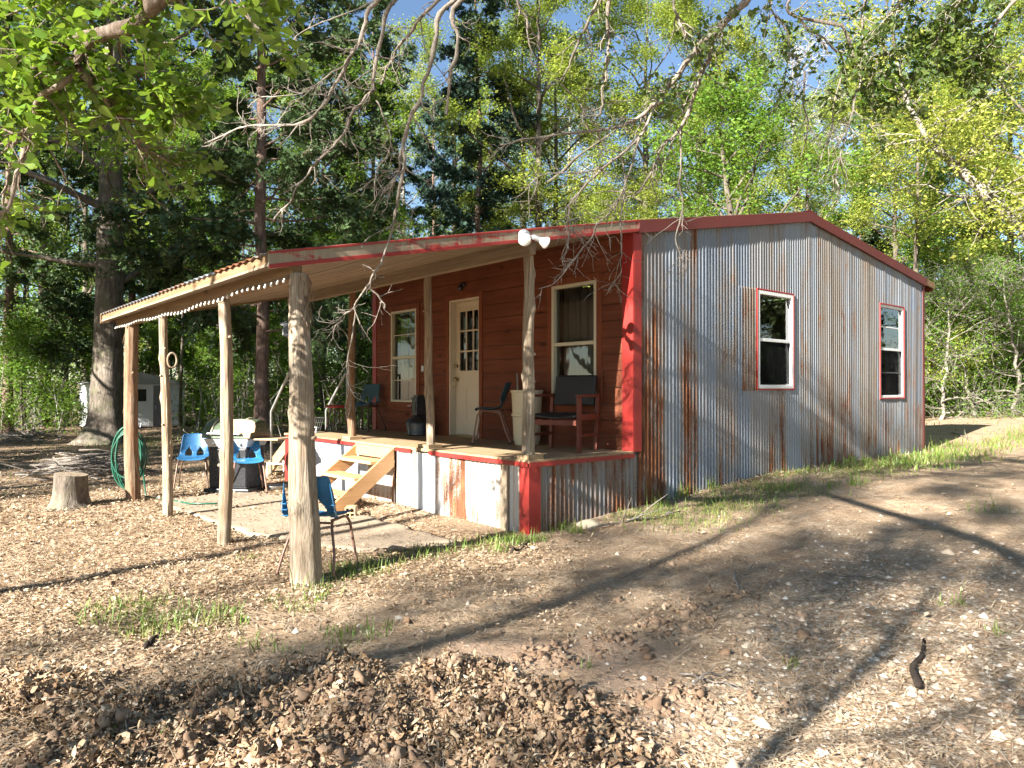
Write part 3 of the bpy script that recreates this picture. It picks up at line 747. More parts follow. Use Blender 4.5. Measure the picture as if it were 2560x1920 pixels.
# armchair
t = thing('armchair', 'open arm wooden armchair with black cushions on the shaded porch', 'armchair', (-.62, 1.10, 0), R(18))
for sx, n_ in ((-1, 0), (1, 1)):
    x = sx*.30
    MB().box(x-.022, x+.022, -.27, -.215, 0, .62).build('front_leg', M['redwoodframe'], t, bevel=.006)
    MB().beam((x, .20, 0), (x, .25, .66), .044, .05, (0, 1, 0)).build('back_leg', M['redwoodframe'], t, bevel=.006)
    MB().box(x-.028, x+.028, -.28, .26, .622, .652).build('armrest', M['redwoodframe'], t, bevel=.008)
    MB().box(x-.016, x+.016, -.214, .20, .36, .43).box(x-.014, x+.014, -.214, .2, .17, .20).build('side_rail', M['redwoodframe'], t, bevel=.004)
m2 = MB()
nx_, ny_ = 10, 8
vs = []
for zs in (0, 1):
    for j in range(ny_+1):
        for i in range(nx_+1):
            u, v_ = i/nx_*2-1, j/ny_*2-1
            vs.append((u*.275, v_*.235-.02, (.37+.02*abs(u)) if zs == 0 else .425+.045*(1-u**4)*(1-v_**4)-.03*(1-u*u)))
fs = [tuple(k*(nx_+1)*(ny_+1)+j*(nx_+1)+i+d for d in (0, 1, nx_+2, nx_+1)) for k in (0, 1) for j in range(ny_) for i in range(nx_)]
N_ = (nx_+1)*(ny_+1)
for i in range(nx_): fs += [(i, i+1, N_+i+1, N_+i), (ny_*(nx_+1)+i, ny_*(nx_+1)+i+1, N_+ny_*(nx_+1)+i+1, N_+ny_*(nx_+1)+i)]
for j in range(ny_): fs += [(j*(nx_+1), (j+1)*(nx_+1), N_+(j+1)*(nx_+1), N_+j*(nx_+1)), (j*(nx_+1)+nx_, (j+1)*(nx_+1)+nx_, N_+(j+1)*(nx_+1)+nx_, N_+j*(nx_+1)+nx_)]
m2.add(vs, fs); m2.build('seat', M['blackfab'], t, smooth=True, bevel=.01)
m2 = MB(); m2.add([(-.27, .20, .52), (.27, .20, .52), (.27, .27, .88), (-.27, .27, .88), (-.27, .26, .51), (.27, .26, .51), (.27, .325, .88), (-.27, .325, .88)], MB.HX); m2.build('backrest', M['blackfab'], t, bevel=.022)
MB().box(-.278, .278, -.25, -.225, .30, .36).build('front_rail', M['redwoodframe'], t, bevel=.004)
# dark stove by the wall
t = thing('stove', 'small dark cast stove standing against the plank wall left of the door', 'stove', (-4.02, 1.30, 0), R(-10))
MB().lathe([(.20, .0), (.21, .02), (.19, .05), (.215, .16), (.20, .24), (.11, .29), (.10, .31)], 20).build('stove_belly', M['black'], t, smooth=True)
MB().box(-.10, .10, -.09, .09, .31, .56).box(-.115, .115, -.10, .10, .56, .585).box(-.085, .085, -.07, .07, .585, .62).box(-.065, .065, -.10, -.09, .36, .52).build('stove_top', M['black'], t, bevel=.006)
MB().tube([(-.11, -.10, .46), (-.13, -.13, .45), (-.16, -.13, .45)], .01, 8).build('handle', M['alu'], t)
# wall fittings
t = thing('wall_light', 'small dark lamp fixed above the porch door', 'lamp', (-3.24, W-.004, 2.24)); MB().lathe([(.05, -.0), (.055, .02), (.03, .05)], 16).build('lamp_base', M['black'], t); MB().ball((0, -.07, -.03), .045, 12, 8).build('lamp_globe', M['darkglass'], t, smooth=True); MB().tube([(0, 0, .03), (0, -.05, .03), (0, -.07, 0)], .016, 8).build('lamp_arm', M['black'], t)
t = thing('wall_socket', 'dark outdoor socket box on the plank wall beside the door', 'socket', (-4.30, W-.004, 1.04)); MB().box(-.045, .045, -.035, 0, -.055, .055).build('socket_box', M['black'], t, bevel=.006); MB().box(-.035, .035, -.045, -.0351, -.045, .045).build('socket_cover', M['alu'], t, bevel=.004)
# floodlight on the fascia
fz_ = float(ztop(-.16))-.075
t = thing('flood_light', 'twin white floodlight on the canopy fascia above the corner post', 'floodlight', (.06, -.16, fz_), 0)
MB().tube([(0, 0, .012), (.05, 0, .012)], .055, 20).tube([(.05, 0, .012), (.075, 0, .012)], .04, 16).build('mounting_box', M['alu'], t, smooth=False, bevel=.006)
def lampcone(a, d, parent):
    a = np.array(a, float); d = np.array(d, float); d /= np.linalg.norm(d)
    l = MB(); l.tube([a, a+d*.02, a+d*.075], [.02, .026, .028], 14); h = l.build('lamp_holder', M['alu'], parent, smooth=False, bevel=.003)
    l = MB(); l.tube([a+d*.076, a+d*.095, a+d*.15, a+d*.168, a+d*.176, a+d*.180], [.024, .030, .058, .062, .052, .01], 24); l.build('bulb', M['lens'], h, smooth=True)
MB().tube([(.06, -.01, .01), (.07, -.04, -.005)], .012, 8).tube([(.06, .03, .01), (.07, .07, 0)], .012, 8).build('swivel', M['alu'], t)
lampcone((.07, -.05, -.01), (.75, -.52, -.42), t); lampcone((.07, .07, .0), (.25, .90, -.30), t)
# solar light on the thick post
t = thing('solar_light', 'small black spotlight strapped to the thickest canopy post', 'lamp', (-.005, -2.505, 1.18), R(-40))
MB().box(-.035, .035, -.05, .0, -.06, .05).build('lamp_housing', M['black'], t, bevel=.01); MB().box(-.028, .028, -.056, -.0505, -.05, .0).build('lens', M['lens'], t, bevel=.004)
MB().beam((0, -.02, .06), (0, -.075, .035), .075, .008).build('solar_panel', M['darkglass'], t)
# ring on the knotty post
t = MB(); a_ = np.linspace(0, 2*math.pi, 26); t.tube([(0, .05*math.cos(q), .085*math.sin(q)) for q in a_], .012, 8, cap=False)
tag(t.build('rope_ring', M['post_pale'], None, smooth=True, loc=(-3.60, -2.40, 1.05), local=True), 'oval tan rope ring hung on the knotty post', 'ring')
# string lights under the header beam
t = thing('string_lights', 'string of small round bulbs sagging along the canopy header beam', 'string lights', (-3, -2.56, 1.6), 0, None, True)
pts = []; nb = 46
for k in range(nb*3+1):
    u = k/(nb*3); x = XL+.12+(5.86)*u; zz = 1.572+.016*math.sin(u*9)+.010*math.sin(u*31+1); pts.append((x, -2.535, zz))
MB().tube(pts, .004, 5).build('cord', M['black'], t)
for k in range(nb):
    p = pts[k*3+1]; b_ = MB(); b_.tube([(p[0], p[1], p[2]), (p[0]+.004, p[1]-.006, p[2]-.016)], .008, 6); b_.ball((p[0]+.006, p[1]-.010, p[2]-.026), .0115, 8, 6)
    b_.build('bulb', M['bulb'], t, smooth=True)
# green hose on the reddish post
t = thing('garden_hose', 'green garden hose coiled over the reddish canopy post', 'hose', (-5.3, -2.45, .1), 0, None, True)
m2 = MB(); hp = []; rs = np.random.default_rng(5); c0 = np.array([-5.42, -2.34, -.22])-RT*.15
turns = 6; T = np.linspace(0, turns*2*math.pi, turns*28)
for q in T:
    k = q/(2*math.pi); w_ = .205+.035*math.sin(k*2.1+1); h_ = .38+.05*math.sin(k*1.3)
    hp.append(c0+RT*(w_*math.sin(q)+.02)+FW*(.03*math.sin(k*3)+.02*math.cos(q*.5))+np.array([0, 0, h_*math.cos(q)+(.05*math.sin(k*4) if math.cos(q) < 0 else 0)]))
hp += [hp[-1]+RT*.12+np.array([0, 0, -.15]), hp[-1]+RT*.19+np.array([0, 0, -.55]), c0+RT*.26+np.array([0, 0, -.53]), np.array([-4.8, -2.05, float(zg(-4.8, -2))+.02]), np.array([-4.3, -2.0, float(zg(-4.3, -2))+.035]), np.array([-4.0, -1.75, float(zg(-4., -1.75))+.045])]
hp = np.array(hp)
m2.tube(hp, .0115, 7); m2.build('hose_coil', M['hose'], t, smooth=True)
MB().tube([(-5.34, -2.40, .17), (-5.44, -2.31, .18), (-5.46, -2.29, .24)], .012, 6).build('hose_hook', M['black'], t)
# grill
gx, gy = -5.35, -1.02
t = thing('grill', 'black cart barbecue grill with rounded lid under the canopy', 'grill', (gx, gy, float(zg(gx, gy))), R(38))
MB().box(-.30, .30, -.24, .24, .06, .66).build('cabinet', M['black'], t, bevel=.012)
for sx in (-1, 1): MB().box(sx*.15-.142, sx*.15+.142, -.252, -.2405, .10, .63).build('cabinet_door', M['black'], t, bevel=.006)
MB().box(-.36, .36, -.29, .27, 0, .06).build('base', M['black'], t, bevel=.01)
MB().add([(-.36, -.30, .78), (.36, -.30, .78), (.36, .28, .78), (-.36, .28, .78), (-.31, -.25, .66), (.31, -.25, .66), (.31, .24, .66), (-.31, .24, .66)], MB.HX).build('firebox', M['alu'], t, bevel=.008)
m2 = MB(); vs = []; prof_ = [(math.cos(q), math.sin(q)) for q in np.linspace(0, math.pi, 15)]
for sx, s_ in ((-.40, .80), (-.385, .94), (-.33, 1.0), (.33, 1.0), (.385, .94), (.40, .80)):
    for c_, z_ in prof_: vs.append((sx, -.01-c_*.31*s_, .79+z_*.27*s_))
m2.add(vs, [(j*15+i, j*15+i+1, (j+1)*15+i+1, (j+1)*15+i) for j in range(5) for i in range(14)]+[tuple(range(15)), tuple(range(75, 90))])
lid = m2.build('lid', M['olive'], t, smooth=False, bevel=.01)
for x in (-.22, .22): MB().tube([(x, -.01-math.cos(q)*.318, .79+math.sin(q)*.278) for q in np.linspace(.15, 2.9, 14)], .014, 6).build('lid_rib', M['creamframe'], lid, smooth=True)
MB().tube([(-.26, -.30, .86), (-.26, -.36, .86), (.26, -.36, .86), (.26, -.30, .86)], .012, 8).build('lid_handle', M['alu'], lid)
MB().box(.405, .80, -.26, .22, .765, .79).build('side_shelf', M['ply'], t, bevel=.005)
for k in range(4): MB().tube([(-.21+.14*k, -.262, .715), (-.21+.14*k, -.295, .715)], .024, 14).build('control_knob', M['alu'], t)
# cut out board standing on the shelf
pl = [(-.30, 0), (-.26, .12), (-.24, .24), (-.16, .27), (0, .275), (.14, .265), (.20, .235), (.215, .17), (.205, .09), (.15, .075), (.14, .0), (.075, .0), (.03, .05), (-.06, .085), (-.15, .06), (-.19, 0)]
m2 = MB(); m2.prism([(x, 0, z) for x, z in pl], (0, .018, 0))
o = m2.build('cutout_board', M['ply'], None, bevel=.004, loc=(0, 0, 0)); o.location = (gx+.40, gy-.10, float(zg(gx, gy))+.795); o.rotation_euler = (R(-8), 0, R(42)); tag(o, 'rounded tan board standing behind the post on top of the grill', 'board')
# stump
def stump():
    p = ground(178, 1268); rs = np.random.default_rng(2)
    n, k = 40, 14; t_ = np.linspace(0, 1, k); a = np.arange(n)*2*math.pi/n
    rad = .185+.10*np.exp(-t_*7)+.02*(1-t_)
    P = np.stack([np.cos(a)[None]*2+0*t_[:, None], np.sin(a)[None]*2+0*t_[:, None], 0*a[None]+t_[:, None]*.6], -1)
    jit = 1+.13*fbm(P+5, 3, 3)+.06*fbm(P*np.array([4, 4, .5]), 3, 9)+.28*np.exp(-t_*8)[:, None]*np.maximum(0, np.sin(a*3+1))[None]
    th = thing('tree_stump', 'sawn grey tree stump left of the canopy', 'stump', (p[0], p[1], p[2]-.04))
    pts = np.stack([0*t_, 0*t_, t_*.46], -1)
    m2 = MB(); v, f = tube_np(pts, rad, n, jit); v = v.reshape(k, n, 3); v[-1, :, 2] += .022*np.cos(a+.6); v[-1] += 0
    m2.add(v.reshape(-1, 3), [tuple(q) for q in f]); m2.build('bark', M['bark_grey'], th, smooth=True)
    top = MB(); ring = v[-1]; c = ring.mean(0); vs = [c]+[c+(q-c)*.5 for q in ring]+[q for q in ring]
    top.add(vs, [(0, 1+i, 1+(i+1) % n) for i in range(n)]+[(1+i, 1+n+i, 1+n+(i+1) % n, 1+(i+1) % n) for i in range(n)])
    top.build('cut_face', M['post_pale'], th)
M['bark_grey'] = m_bark('grey_furrowed_bark', [(.05, .04, .032), (.14, .115, .09), (.26, .22, .18)], 10, 1., .35)
stump()
# shed
sx0, sy0 = -24.6, .55; sz = float(zg(-25, 1.5))
t = thing('shed', 'small faded white metal shed behind the big dark trunk', 'shed', (sx0-1.2, 1.9, sz), 0, None, True)
m2 = MB(); x0, x1, y0, y1 = sx0-2.3, sx0, sy0, 3.75
m2.box(x0, x1, y0, y1, sz+.05, sz+1.72)
for k in range(9): m2.box(x1, x1+.018, y0+.02, y1-.02, sz+.10+.18*k, sz+.255+.18*k); m2.box(x0+.02, x1-.02, y0-.018, y0, sz+.10+.18*k, sz+.255+.18*k)
m2.build('wall', M['shedmetal'], t)
m2 = MB(); ym = (y0+y1)/2; m2.prism([(x0-.1, y0-.12, sz+1.70), (x0-.1, ym, sz+2.12), (x0-.1, y1+.12, sz+1.70), (x0-.1, y1+.12, sz+1.66), (x0-.1, y0-.12, sz+1.66)], (x1-x0+.22, 0, 0)); m2.build('roof', M['shedroof'], t)
d = MB().box(x1+.02, x1+.05, 2.60, 3.2, sz+.08, sz+1.62).build('door', M['sheddoor'], t); MB().box(x1+.051, x1+.07, 2.44, 2.60, sz+.06, sz+1.66).build('door_frame', M['white'], d); MB().box(x1+.055, x1+.075, 2.66, 2.70, sz+.7, sz+.85).build('handle', M['alu'], d)
wn = MB().box(x1+.02, x1+.05, 2.02, 2.40, sz+.98, sz+1.52).build('window', M['white'], t); MB().box(x1+.051, x1+.058, 2.06, 2.36, sz+1.02, sz+1.48).build('pane', M['darkglass'], wn)
# concrete blocks at the foot of the stairs
p = ground(870, 1292)
t = thing('concrete_block', 'tan hollow building block lying at the foot of the stairs', 'block', (p[0], p[1]+.04, p[2]-.01), R(-35))
m2 = MB(); m2.box(-.10, .10, -.06, -.045, 0, .13).box(-.10, .10, .045, .06, 0, .13).box(-.10, .10, -.045, .045, .058, .072).box(-.10, .10, -.045, .045, .0, .012).box(-.10, .10, -.045, .045, .118, .13)
for z_ in (.012, .072): m2.box(-.10, .10, -.007, .007, z_, z_+.046)
m2.box(-.007, .007, -.045, -.007, .012, .058)
m2.build('block_body', M['block'], t, bevel=.006)
p = ground(690, 1222)
t = MB(); t.lathe([(.14, 0), (.165, .05), (.17, .055), (.155, .048), (.13, .012)], 24); tag(t.build('pan', M['galv'], None, smooth=True, loc=(p[0], p[1], p[2]), local=True), 'shallow grey metal pan on the ground beyond the thick post', 'pan')
p = ground(712, 1196)
t = thing('pipe_frame', 'low white pipe frame standing beside the far end of the deck', 'frame', (p[0]-.3, p[1], p[2]), R(35)); MB().tube([(-.20, 0, 0), (-.2, 0, .22), (.12, 0, .22), (.12, 0, 0)], .016, 8).tube([(.12, 0, .22), (.12, 0, .42)], .016, 8).build('pipe', M['white'], t)
# stone, sticks
p = ground(1462, 1320); v_, f_ = [], []
m2 = MB(); m2.ball((0, 0, .02), .10, 16, 10, (1.25, .8, .55))
m2.v = [tuple(np.array(q)*(1+.25*float(fbm(np.array(q)*9+2, 3, 4)))) for q in m2.v]
o = m2.build('stone', M['stone'], None, smooth=True, loc=(p[0], p[1]+.06, p[2]), local=True); o.rotation_euler = (0, 0, R(50)); tag(o, 'pale stone in the grass by the side porch skirting', 'stone')
def stick(name, label, pa, pb, r, mat, seed, twigs=3, sag=.02, cat='stick'):
    rs = np.random.default_rng(seed); a = np.array(pa, float); b = np.array(pb, float); k = 9; t_ = np.linspace(0, 1, k)
    L = np.linalg.norm(b-a); ctl = rs.normal(0, .022*L, (4, 3)); ctl[0] = 0; pts = a+(b-a)*t_[:, None]+np.stack([np.interp(t_, np.linspace(0, 1, 4), ctl[:, q]) for q in range(3)], -1)*np.array([1, 1, 0]); pts[:, 2] = zg(pts[:, 0], pts[:, 1])+r*.8+np.abs(rs.normal(0, sag, k))
    m2 = MB(); m2.tube(pts, np.linspace(r, r*.45, k), 7)
    for _ in range(twigs):
        i = rs.integers(2, k-2); d = rs.normal(0, 1, 3); d[2] = abs(d[2])*.4; d = d/np.linalg.norm(d)*L*rs.uniform(.15, .4)
        m2.tube([pts[i], pts[i]+d*.5+[0, 0, .01], pts[i]+d], [r*.5, r*.4, r*.2], 5)
    m2.v = [tuple(np.array(q)-a) for q in m2.v]
    o = m2.build(name, mat, None, smooth=True, loc=None); o.location = a; tag(o, label, cat)
stick('stick', 'thick dark rotten stick lying on the bare ground at far right', ground(2296, 1722), ground(2310, 1612), .020, M['darkwood'], 14, 0, .002)
stick('stick', 'long pale forked branch fallen in the grass beside the porch corner', ground(1470, 1330), ground(1700, 1290), .014, M['deadwood'], 2, 7, .04)
stick('stick', 'thin straight twig on the dirt between the two dark shadow bands', ground(1700, 1690), ground(1850, 1728), .008, M['deadwood'], 3, 2)
stick('stick', 'grey crooked twig lying across bare dirt, middle foreground', ground(1720, 1722), ground(1830, 1688), .009, M['deadwood'], 4, 1)
stick('stick', 'short dark stick among the leaves, lower left of the thick post', ground(362, 1632), ground(400, 1592), .016, M['darkwood'], 5, 0)
stick('stick', 'long thin twig across the churned leaves at lower left', ground(110, 1745), ground(215, 1702), .009, M['deadwood'], 6, 2)
stick('stick', 'slender pale stick near the rutted soil, right of the bare patch', ground(2060, 1435), ground(2240, 1462), .008, M['deadwood'], 7, 2)
stick('stick', 'small pale peg like stick poking out of the rutted soil', ground(1838, 1440), ground(1844, 1480), .012, M['deadwood'], 8, 0)
stick('stick', 'short dark stick by the red porch corner post', ground(1275, 1392), ground(1330, 1360), .014, M['darkwood'], 9, 1)
stick('stick', 'weathered grey stick in the shade of the cabin at right', ground(2380, 1082), ground(2425, 1102), .014, M['deadwood'], 10, 2)
def brush_pile(label, px, py, w, h, n, seed):
    p = ground(px, py); rs = np.random.default_rng(seed); m2 = MB()
    for _ in range(n):
        c = np.array([rs.normal(0, w*.38), rs.normal(0, w*.3), 0]); z = h*math.exp(-(c[0]**2+c[1]**2)/(w*w*.35))*rs.uniform(.1, 1)
        a = rs.normal(0, .5)+(math.pi if rs.random() < .5 else 0)+1.1; L = rs.uniform(.4, 1.3); d = np.array([math.cos(a), math.sin(a), rs.normal(0, .18)])
        c[2] = z+.03; b = rs.normal(0, .08, 3)
        q0 = c-d*L/2; q1 = c+d*L/2; q0[2] = max(q0[2], .01); q1[2] = max(q1[2], .01)
        m2.tube([q0, c+b*[1, 1, .4], q1], [rs.uniform(.008, .018), .010, .004], 5)
    o = m2.build('brush_pile', M['deadwood'], None, smooth=True); o.location = p; tag(o, label, 'brush pile')
brush_pile('wide heap of dead branches lying behind the stump', 215, 1185, 1.1, .40, 120, 3)
brush_pile('low scatter of dead branches at the left edge by the wood', 60, 1100, 1.6, .25, 70, 4)
# ================================================================== ground
CLOD = np.array([on_z(a, b, -.78)[:2] for a, b in [(60, 1760), (300, 1800), (520, 1840), (600, 1760), (800, 1720), (950, 1830), (1150, 1720), (1180, 1860), (1340, 1800), (1380, 1900), (700, 1900), (300, 1900)]])
BARE = np.array([on_z(a, b, -.78)[:2] for a, b in [(1200, 1640), (1330, 1640), (1450, 1650), (1550, 1620), (760, 1880), (830, 1870), (1420, 1760), (1600, 1700), (1650, 1790), (1500, 1850)]])
RUT = np.array([on_z(a, b, -.78)[:2] for a, b in [(1180, 1790), (1350, 1800), (1500, 1790), (1640, 1760), (1700, 1740), (1380, 1640), (1520, 1600), (1640, 1560), (1720, 1520), (1860, 1490)]])
GRASS = [on_z(a, b, -.78)[:2] for a, b in [(940, 1420), (1010, 1405), (1080, 1385), (1150, 1370), (1240, 1355), (1310, 1350), (880, 1430)]]
GRASS2 = [on_z(a, b, -.78)[:2] for a, b in [(620, 1540), (700, 1530), (780, 1540), (830, 1480), (420, 1560), (300, 1530), (760, 1590), (860, 1570)]]
def near(P, pts, r):
    d = np.full(P.shape[:-1], 1e9)
    for q in pts: d = np.minimum(d, np.hypot(P[..., 0]-q[0], P[..., 1]-q[1]))
    return np.exp(-(d/r)**2)
def masks(x, y):
    P = np.stack([x, y], -1)
    clod = near(P, CLOD, .36); clod = clod*sstep(.25, .55, clod+.5*fbm(P*1.6, 3, 31))
    rut = near(P, RUT, .13)
    bare = near(P, BARE, .30)
    w1 = fbm(P*.55, 4, 12); w2 = fbm(P*1.7, 4, 22)
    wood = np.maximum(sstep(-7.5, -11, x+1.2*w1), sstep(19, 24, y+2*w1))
    sidegrass = np.exp(-((x-.55)/.75)**2)*sstep(.4, 1.6, y)*sstep(30, 12, y)
    fargrass = sstep(8.5, 11.5, y)*sstep(26, 20, y)*sstep(-6, -1, x)
    grass = np.clip(np.maximum.reduce([near(P, GRASS, .24)*1.05, near(P, GRASS2, .30)*.72, sidegrass*.75, fargrass*.16])*sstep(-.35, .3, w2+.25), 0, 1)
    grass = np.maximum(grass, sstep(.25, .5, fbm(P*.5+40, 3, 52))*.35*sstep(-6.5, -9, x)*sstep(-34, -20, x))
    gravel = sstep(2.2, 3.2, x+.35*y+.5*w1)*sstep(3.0, .5, y)
    litter = np.clip((.22+.33*sstep(1.6, -.6, x))+.5*w1+.35*w2+.5*sstep(1.8, -.3, x)*sstep(1, -1.5, y)-.35*gravel+clod*.6-bare*1.1-.5*fargrass, 0, 1)
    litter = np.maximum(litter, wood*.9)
    return clod, rut, bare, grass, gravel, litter, wood
def slab_d(x, y):                                # >0 inside the concrete patio
    p = [(-.30, -.70), (-.55, -1.62), (-2.05, -2.10), (-4.9, -2.25), (-5.3, -.95), (-3.2, -.62)]
    d = 1e9
    for i in range(len(p)):
        a = np.array(p[i]); b = np.array(p[(i+1) % len(p)]); e = b-a; nrm = np.array([e[1], -e[0]])/np.linalg.norm(e)
        d = np.minimum(d, -((x-a[0])*nrm[0]+(y-a[1])*nrm[1])*SGN)
    return d
SGN = 1
if slab_d(-2.5, -1.4) < 0: SGN = -1
def gheight(x, y):
    P = np.stack([x, y], -1)
    clod, rut, bare, grass, gravel, litter, wood = masks(x, y)
    h = zg(x, y)+.030*fbm(P*.8, 3, 3)+.016*fbm(P*3, 3, 7)*(1-.7*bare)+.007*fbm(P*11, 3, 8)*(1-.85*bare)
    c = fbm(P*6.5, 3, 41); c2 = fbm(P*17, 3, 42)
    c3 = fbm(P*34, 2, 44)
    c4 = fbm(P*3.4, 3, 46)
    h = h+clod*(.005+.11*np.maximum(0, c+.1)+.075*np.abs(c2)+.035*c3+.05*c4)+rut*(.035*np.maximum(0, c+.2)+.03*np.abs(c2))
    h = h+.015*litter*np.maximum(0, fbm(P*8, 2, 43))
    h = h-.03*sstep(-.15, .1, slab_d(x, y))
    return h
va = np.concatenate([np.linspace(-R(42), R(42), 620), np.linspace(R(42), R(318), 90)[1:-1]])
na = len(va)
rr_ = np.concatenate([np.linspace(.25, 2.4, 24)[:-1], np.exp(np.linspace(math.log(2.4), math.log(13.5), 430))[:-1], np.exp(np.linspace(math.log(13.5), math.log(420), 110))])
ang = math.atan2(FW[1], FW[0])
A, RR = np.meshgrid(ang-va, rr_)
gxs, gys = CAM[0]+RR*np.cos(A), CAM[1]+RR*np.sin(A)
gz_ = gheight(gxs, gys)
clod, rut, bare, grass, gravel, litter, wood = masks(gxs, gys)
nr = len(rr_)
i = np.arange(nr-1)[:, None]*na; j = np.arange(na)[None]; j2 = (j+1) % na
gf = np.stack([i+j, i+na+j, i+na+j2, i+j2], -1).reshape(-1, 4)
gv = np.stack([gxs, gys, gz_], -1).reshape(-1, 3)
cv = np.array([[CAM[0], CAM[1], float(zg(CAM[0], CAM[1]))]])
def m_ground():
    n = NT('ground'); o = n.obj()
    at_ = {k: n.attr(k) for k in ('litter', 'bare', 'grassy', 'gravel', 'clod', 'wood')}
    big = n.noise(o, .9, 5, .6); mid = n.noise(o, 5, 5, .65); fine = n.noise(o, 42, 4, .7); vf = n.noise(o, 170, 3, .7)
    dirt = n.ramp(mid, [(.3, (.36, .25, .155)), (.5, (.50, .375, .25)), (.7, (.61, .49, .355))])
    dirt = n.mix(n.fmap(fine, .35, .68, .55, 0), dirt, (.22, .135, .08))
    # litter: two scales of cell sized flakes
    wv = n.map(o, (1, 1, .4)); wob = n.noise(o, 14, 2, .5)
    wv2 = n.comb(n.m('ADD', n.sep(wv)[0], n.m('MULTIPLY', wob, .09)), n.m('SUBTRACT', n.sep(wv)[1], n.m('MULTIPLY', wob, .06)), 0)
    c1 = n.voro(n.map(wv2, (1, .62, 1)), 30, 'Color'); c2 = n.voro(n.map(wv2, (.7, 1.1, 1)), 58, 'Color')
    d1 = n.voro(n.map(wv2, (1, .62, 1)), 30, 'Distance')
    lit = n.ramp(n.m('ADD', n.m('MULTIPLY', n.sep(c1)[0], .6), n.m('MULTIPLY', n.sep(c2)[1], .4)), [(.18, (.19, .12, .065)), (.42, (.37, .255, .155)), (.62, (.50, .375, .245)), (.85, (.64, .52, .375))])
    lit = n.mix(n.fmap(d1, .3, .75, 0, .5), lit, (.09, .05, .03))
    c = n.mix(n.fmap(n.m('ADD', at_['litter'], n.m('MULTIPLY', n.m('SUBTRACT', fine, .5), .9)), .35, .62), dirt, lit)
    brc = n.mix(fine, (.50, .33, .215), (.64, .455, .32))
    c = n.mix(n.fmap(at_['bare'], .25, .7, 0, .9), c, brc)
    gr = n.ramp(n.sep(n.voro(o, 46, 'Color'))[0], [(.2, (.26, .18, .11)), (.5, (.40, .30, .20)), (.72, (.52, .43, .32)), (.92, (.72, .66, .56))])
    gr = n.mix(n.fmap(fine, .4, .65, .5, 0), gr, (.25, .165, .10))
    c = n.mix(n.m('MULTIPLY', at_['gravel'], .72), c, gr)
    gm = n.fmap(n.m('ADD', at_['grassy'], n.m('MULTIPLY', n.m('SUBTRACT', fine, .5), 1.1)), .38, .75, 0, .6)
    c = n.mix(gm, c, n.mix(mid, (.13, .15, .03), (.25, .26, .07)))
    c = n.mix(n.m('MULTIPLY', at_['clod'], n.fmap(mid, .35, .6, .75, .1)), c, n.mix(fine, (.16, .10, .065), (.36, .25, .17)))
    c = n.mix(n.m('MULTIPLY', n.fmap(big, .42, .62), .28), c, (.25, .16, .10))
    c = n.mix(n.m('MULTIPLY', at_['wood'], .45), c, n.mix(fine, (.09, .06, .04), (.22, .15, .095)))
    h = n.m('ADD', n.m('ADD', n.m('MULTIPLY', mid, .8), fine), n.m('ADD', n.m('MULTIPLY', vf, .5), n.m('MULTIPLY', d1, .6)))
    n.bump(h, .85, .022)
    return n.done(c, .95, 0, .12)
M['ground'] = m_ground()
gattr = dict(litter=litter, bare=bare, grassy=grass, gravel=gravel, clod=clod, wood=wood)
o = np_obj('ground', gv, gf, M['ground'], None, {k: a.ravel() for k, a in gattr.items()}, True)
tag(o, 'bare tan yard soil strewn with dead leaves', 'ground', None, 'structure')
# close the small hole under the camera with a fan
bm = bmesh.new(); bm.from_mesh(o.data); bm.verts.ensure_lookup_table()
rv = [bm.verts[k] for k in range(na)]
c0 = bm.verts.new(cv[0])
for k in range(na): bm.faces.new((c0, rv[k], rv[(k+1) % na])).smooth = True
bm.to_mesh(o.data); bm.free()

# --- concrete patio
M['concrete'] = m_plain('pale_patio_concrete', (.31, .245, .175), .95, 0, .3, 2.2, .4)
gx_ = np.arange(-5.6, 0, .05); gy_ = np.arange(-2.5, -.4, .05); X, Y = np.meshgrid(gx_, gy_)
D = slab_d(X, Y)+.06*fbm(np.stack([X, Y], -1)*3, 3, 9)
Z = zg(X, Y)+.018-.12*sstep(.02, -.05, D)+.006*fbm(np.stack([X, Y], -1)*2, 3, 14)
nx2 = len(gx_); q = np.arange(len(gy_)-1)[:, None]*nx2+np.arange(nx2-1)[None]
fs = np.stack([q, q+1, q+nx2+1, q+nx2], -1).reshape(-1, 4)
keep = (D.ravel()[fs] > -.10).any(1)
o = np_obj('patio', np.stack([X, Y, Z], -1).reshape(-1, 3), fs[keep], M['concrete'], None, None, True); tag(o, 'rough pale concrete patio under the canopy', 'patio', None, 'structure')

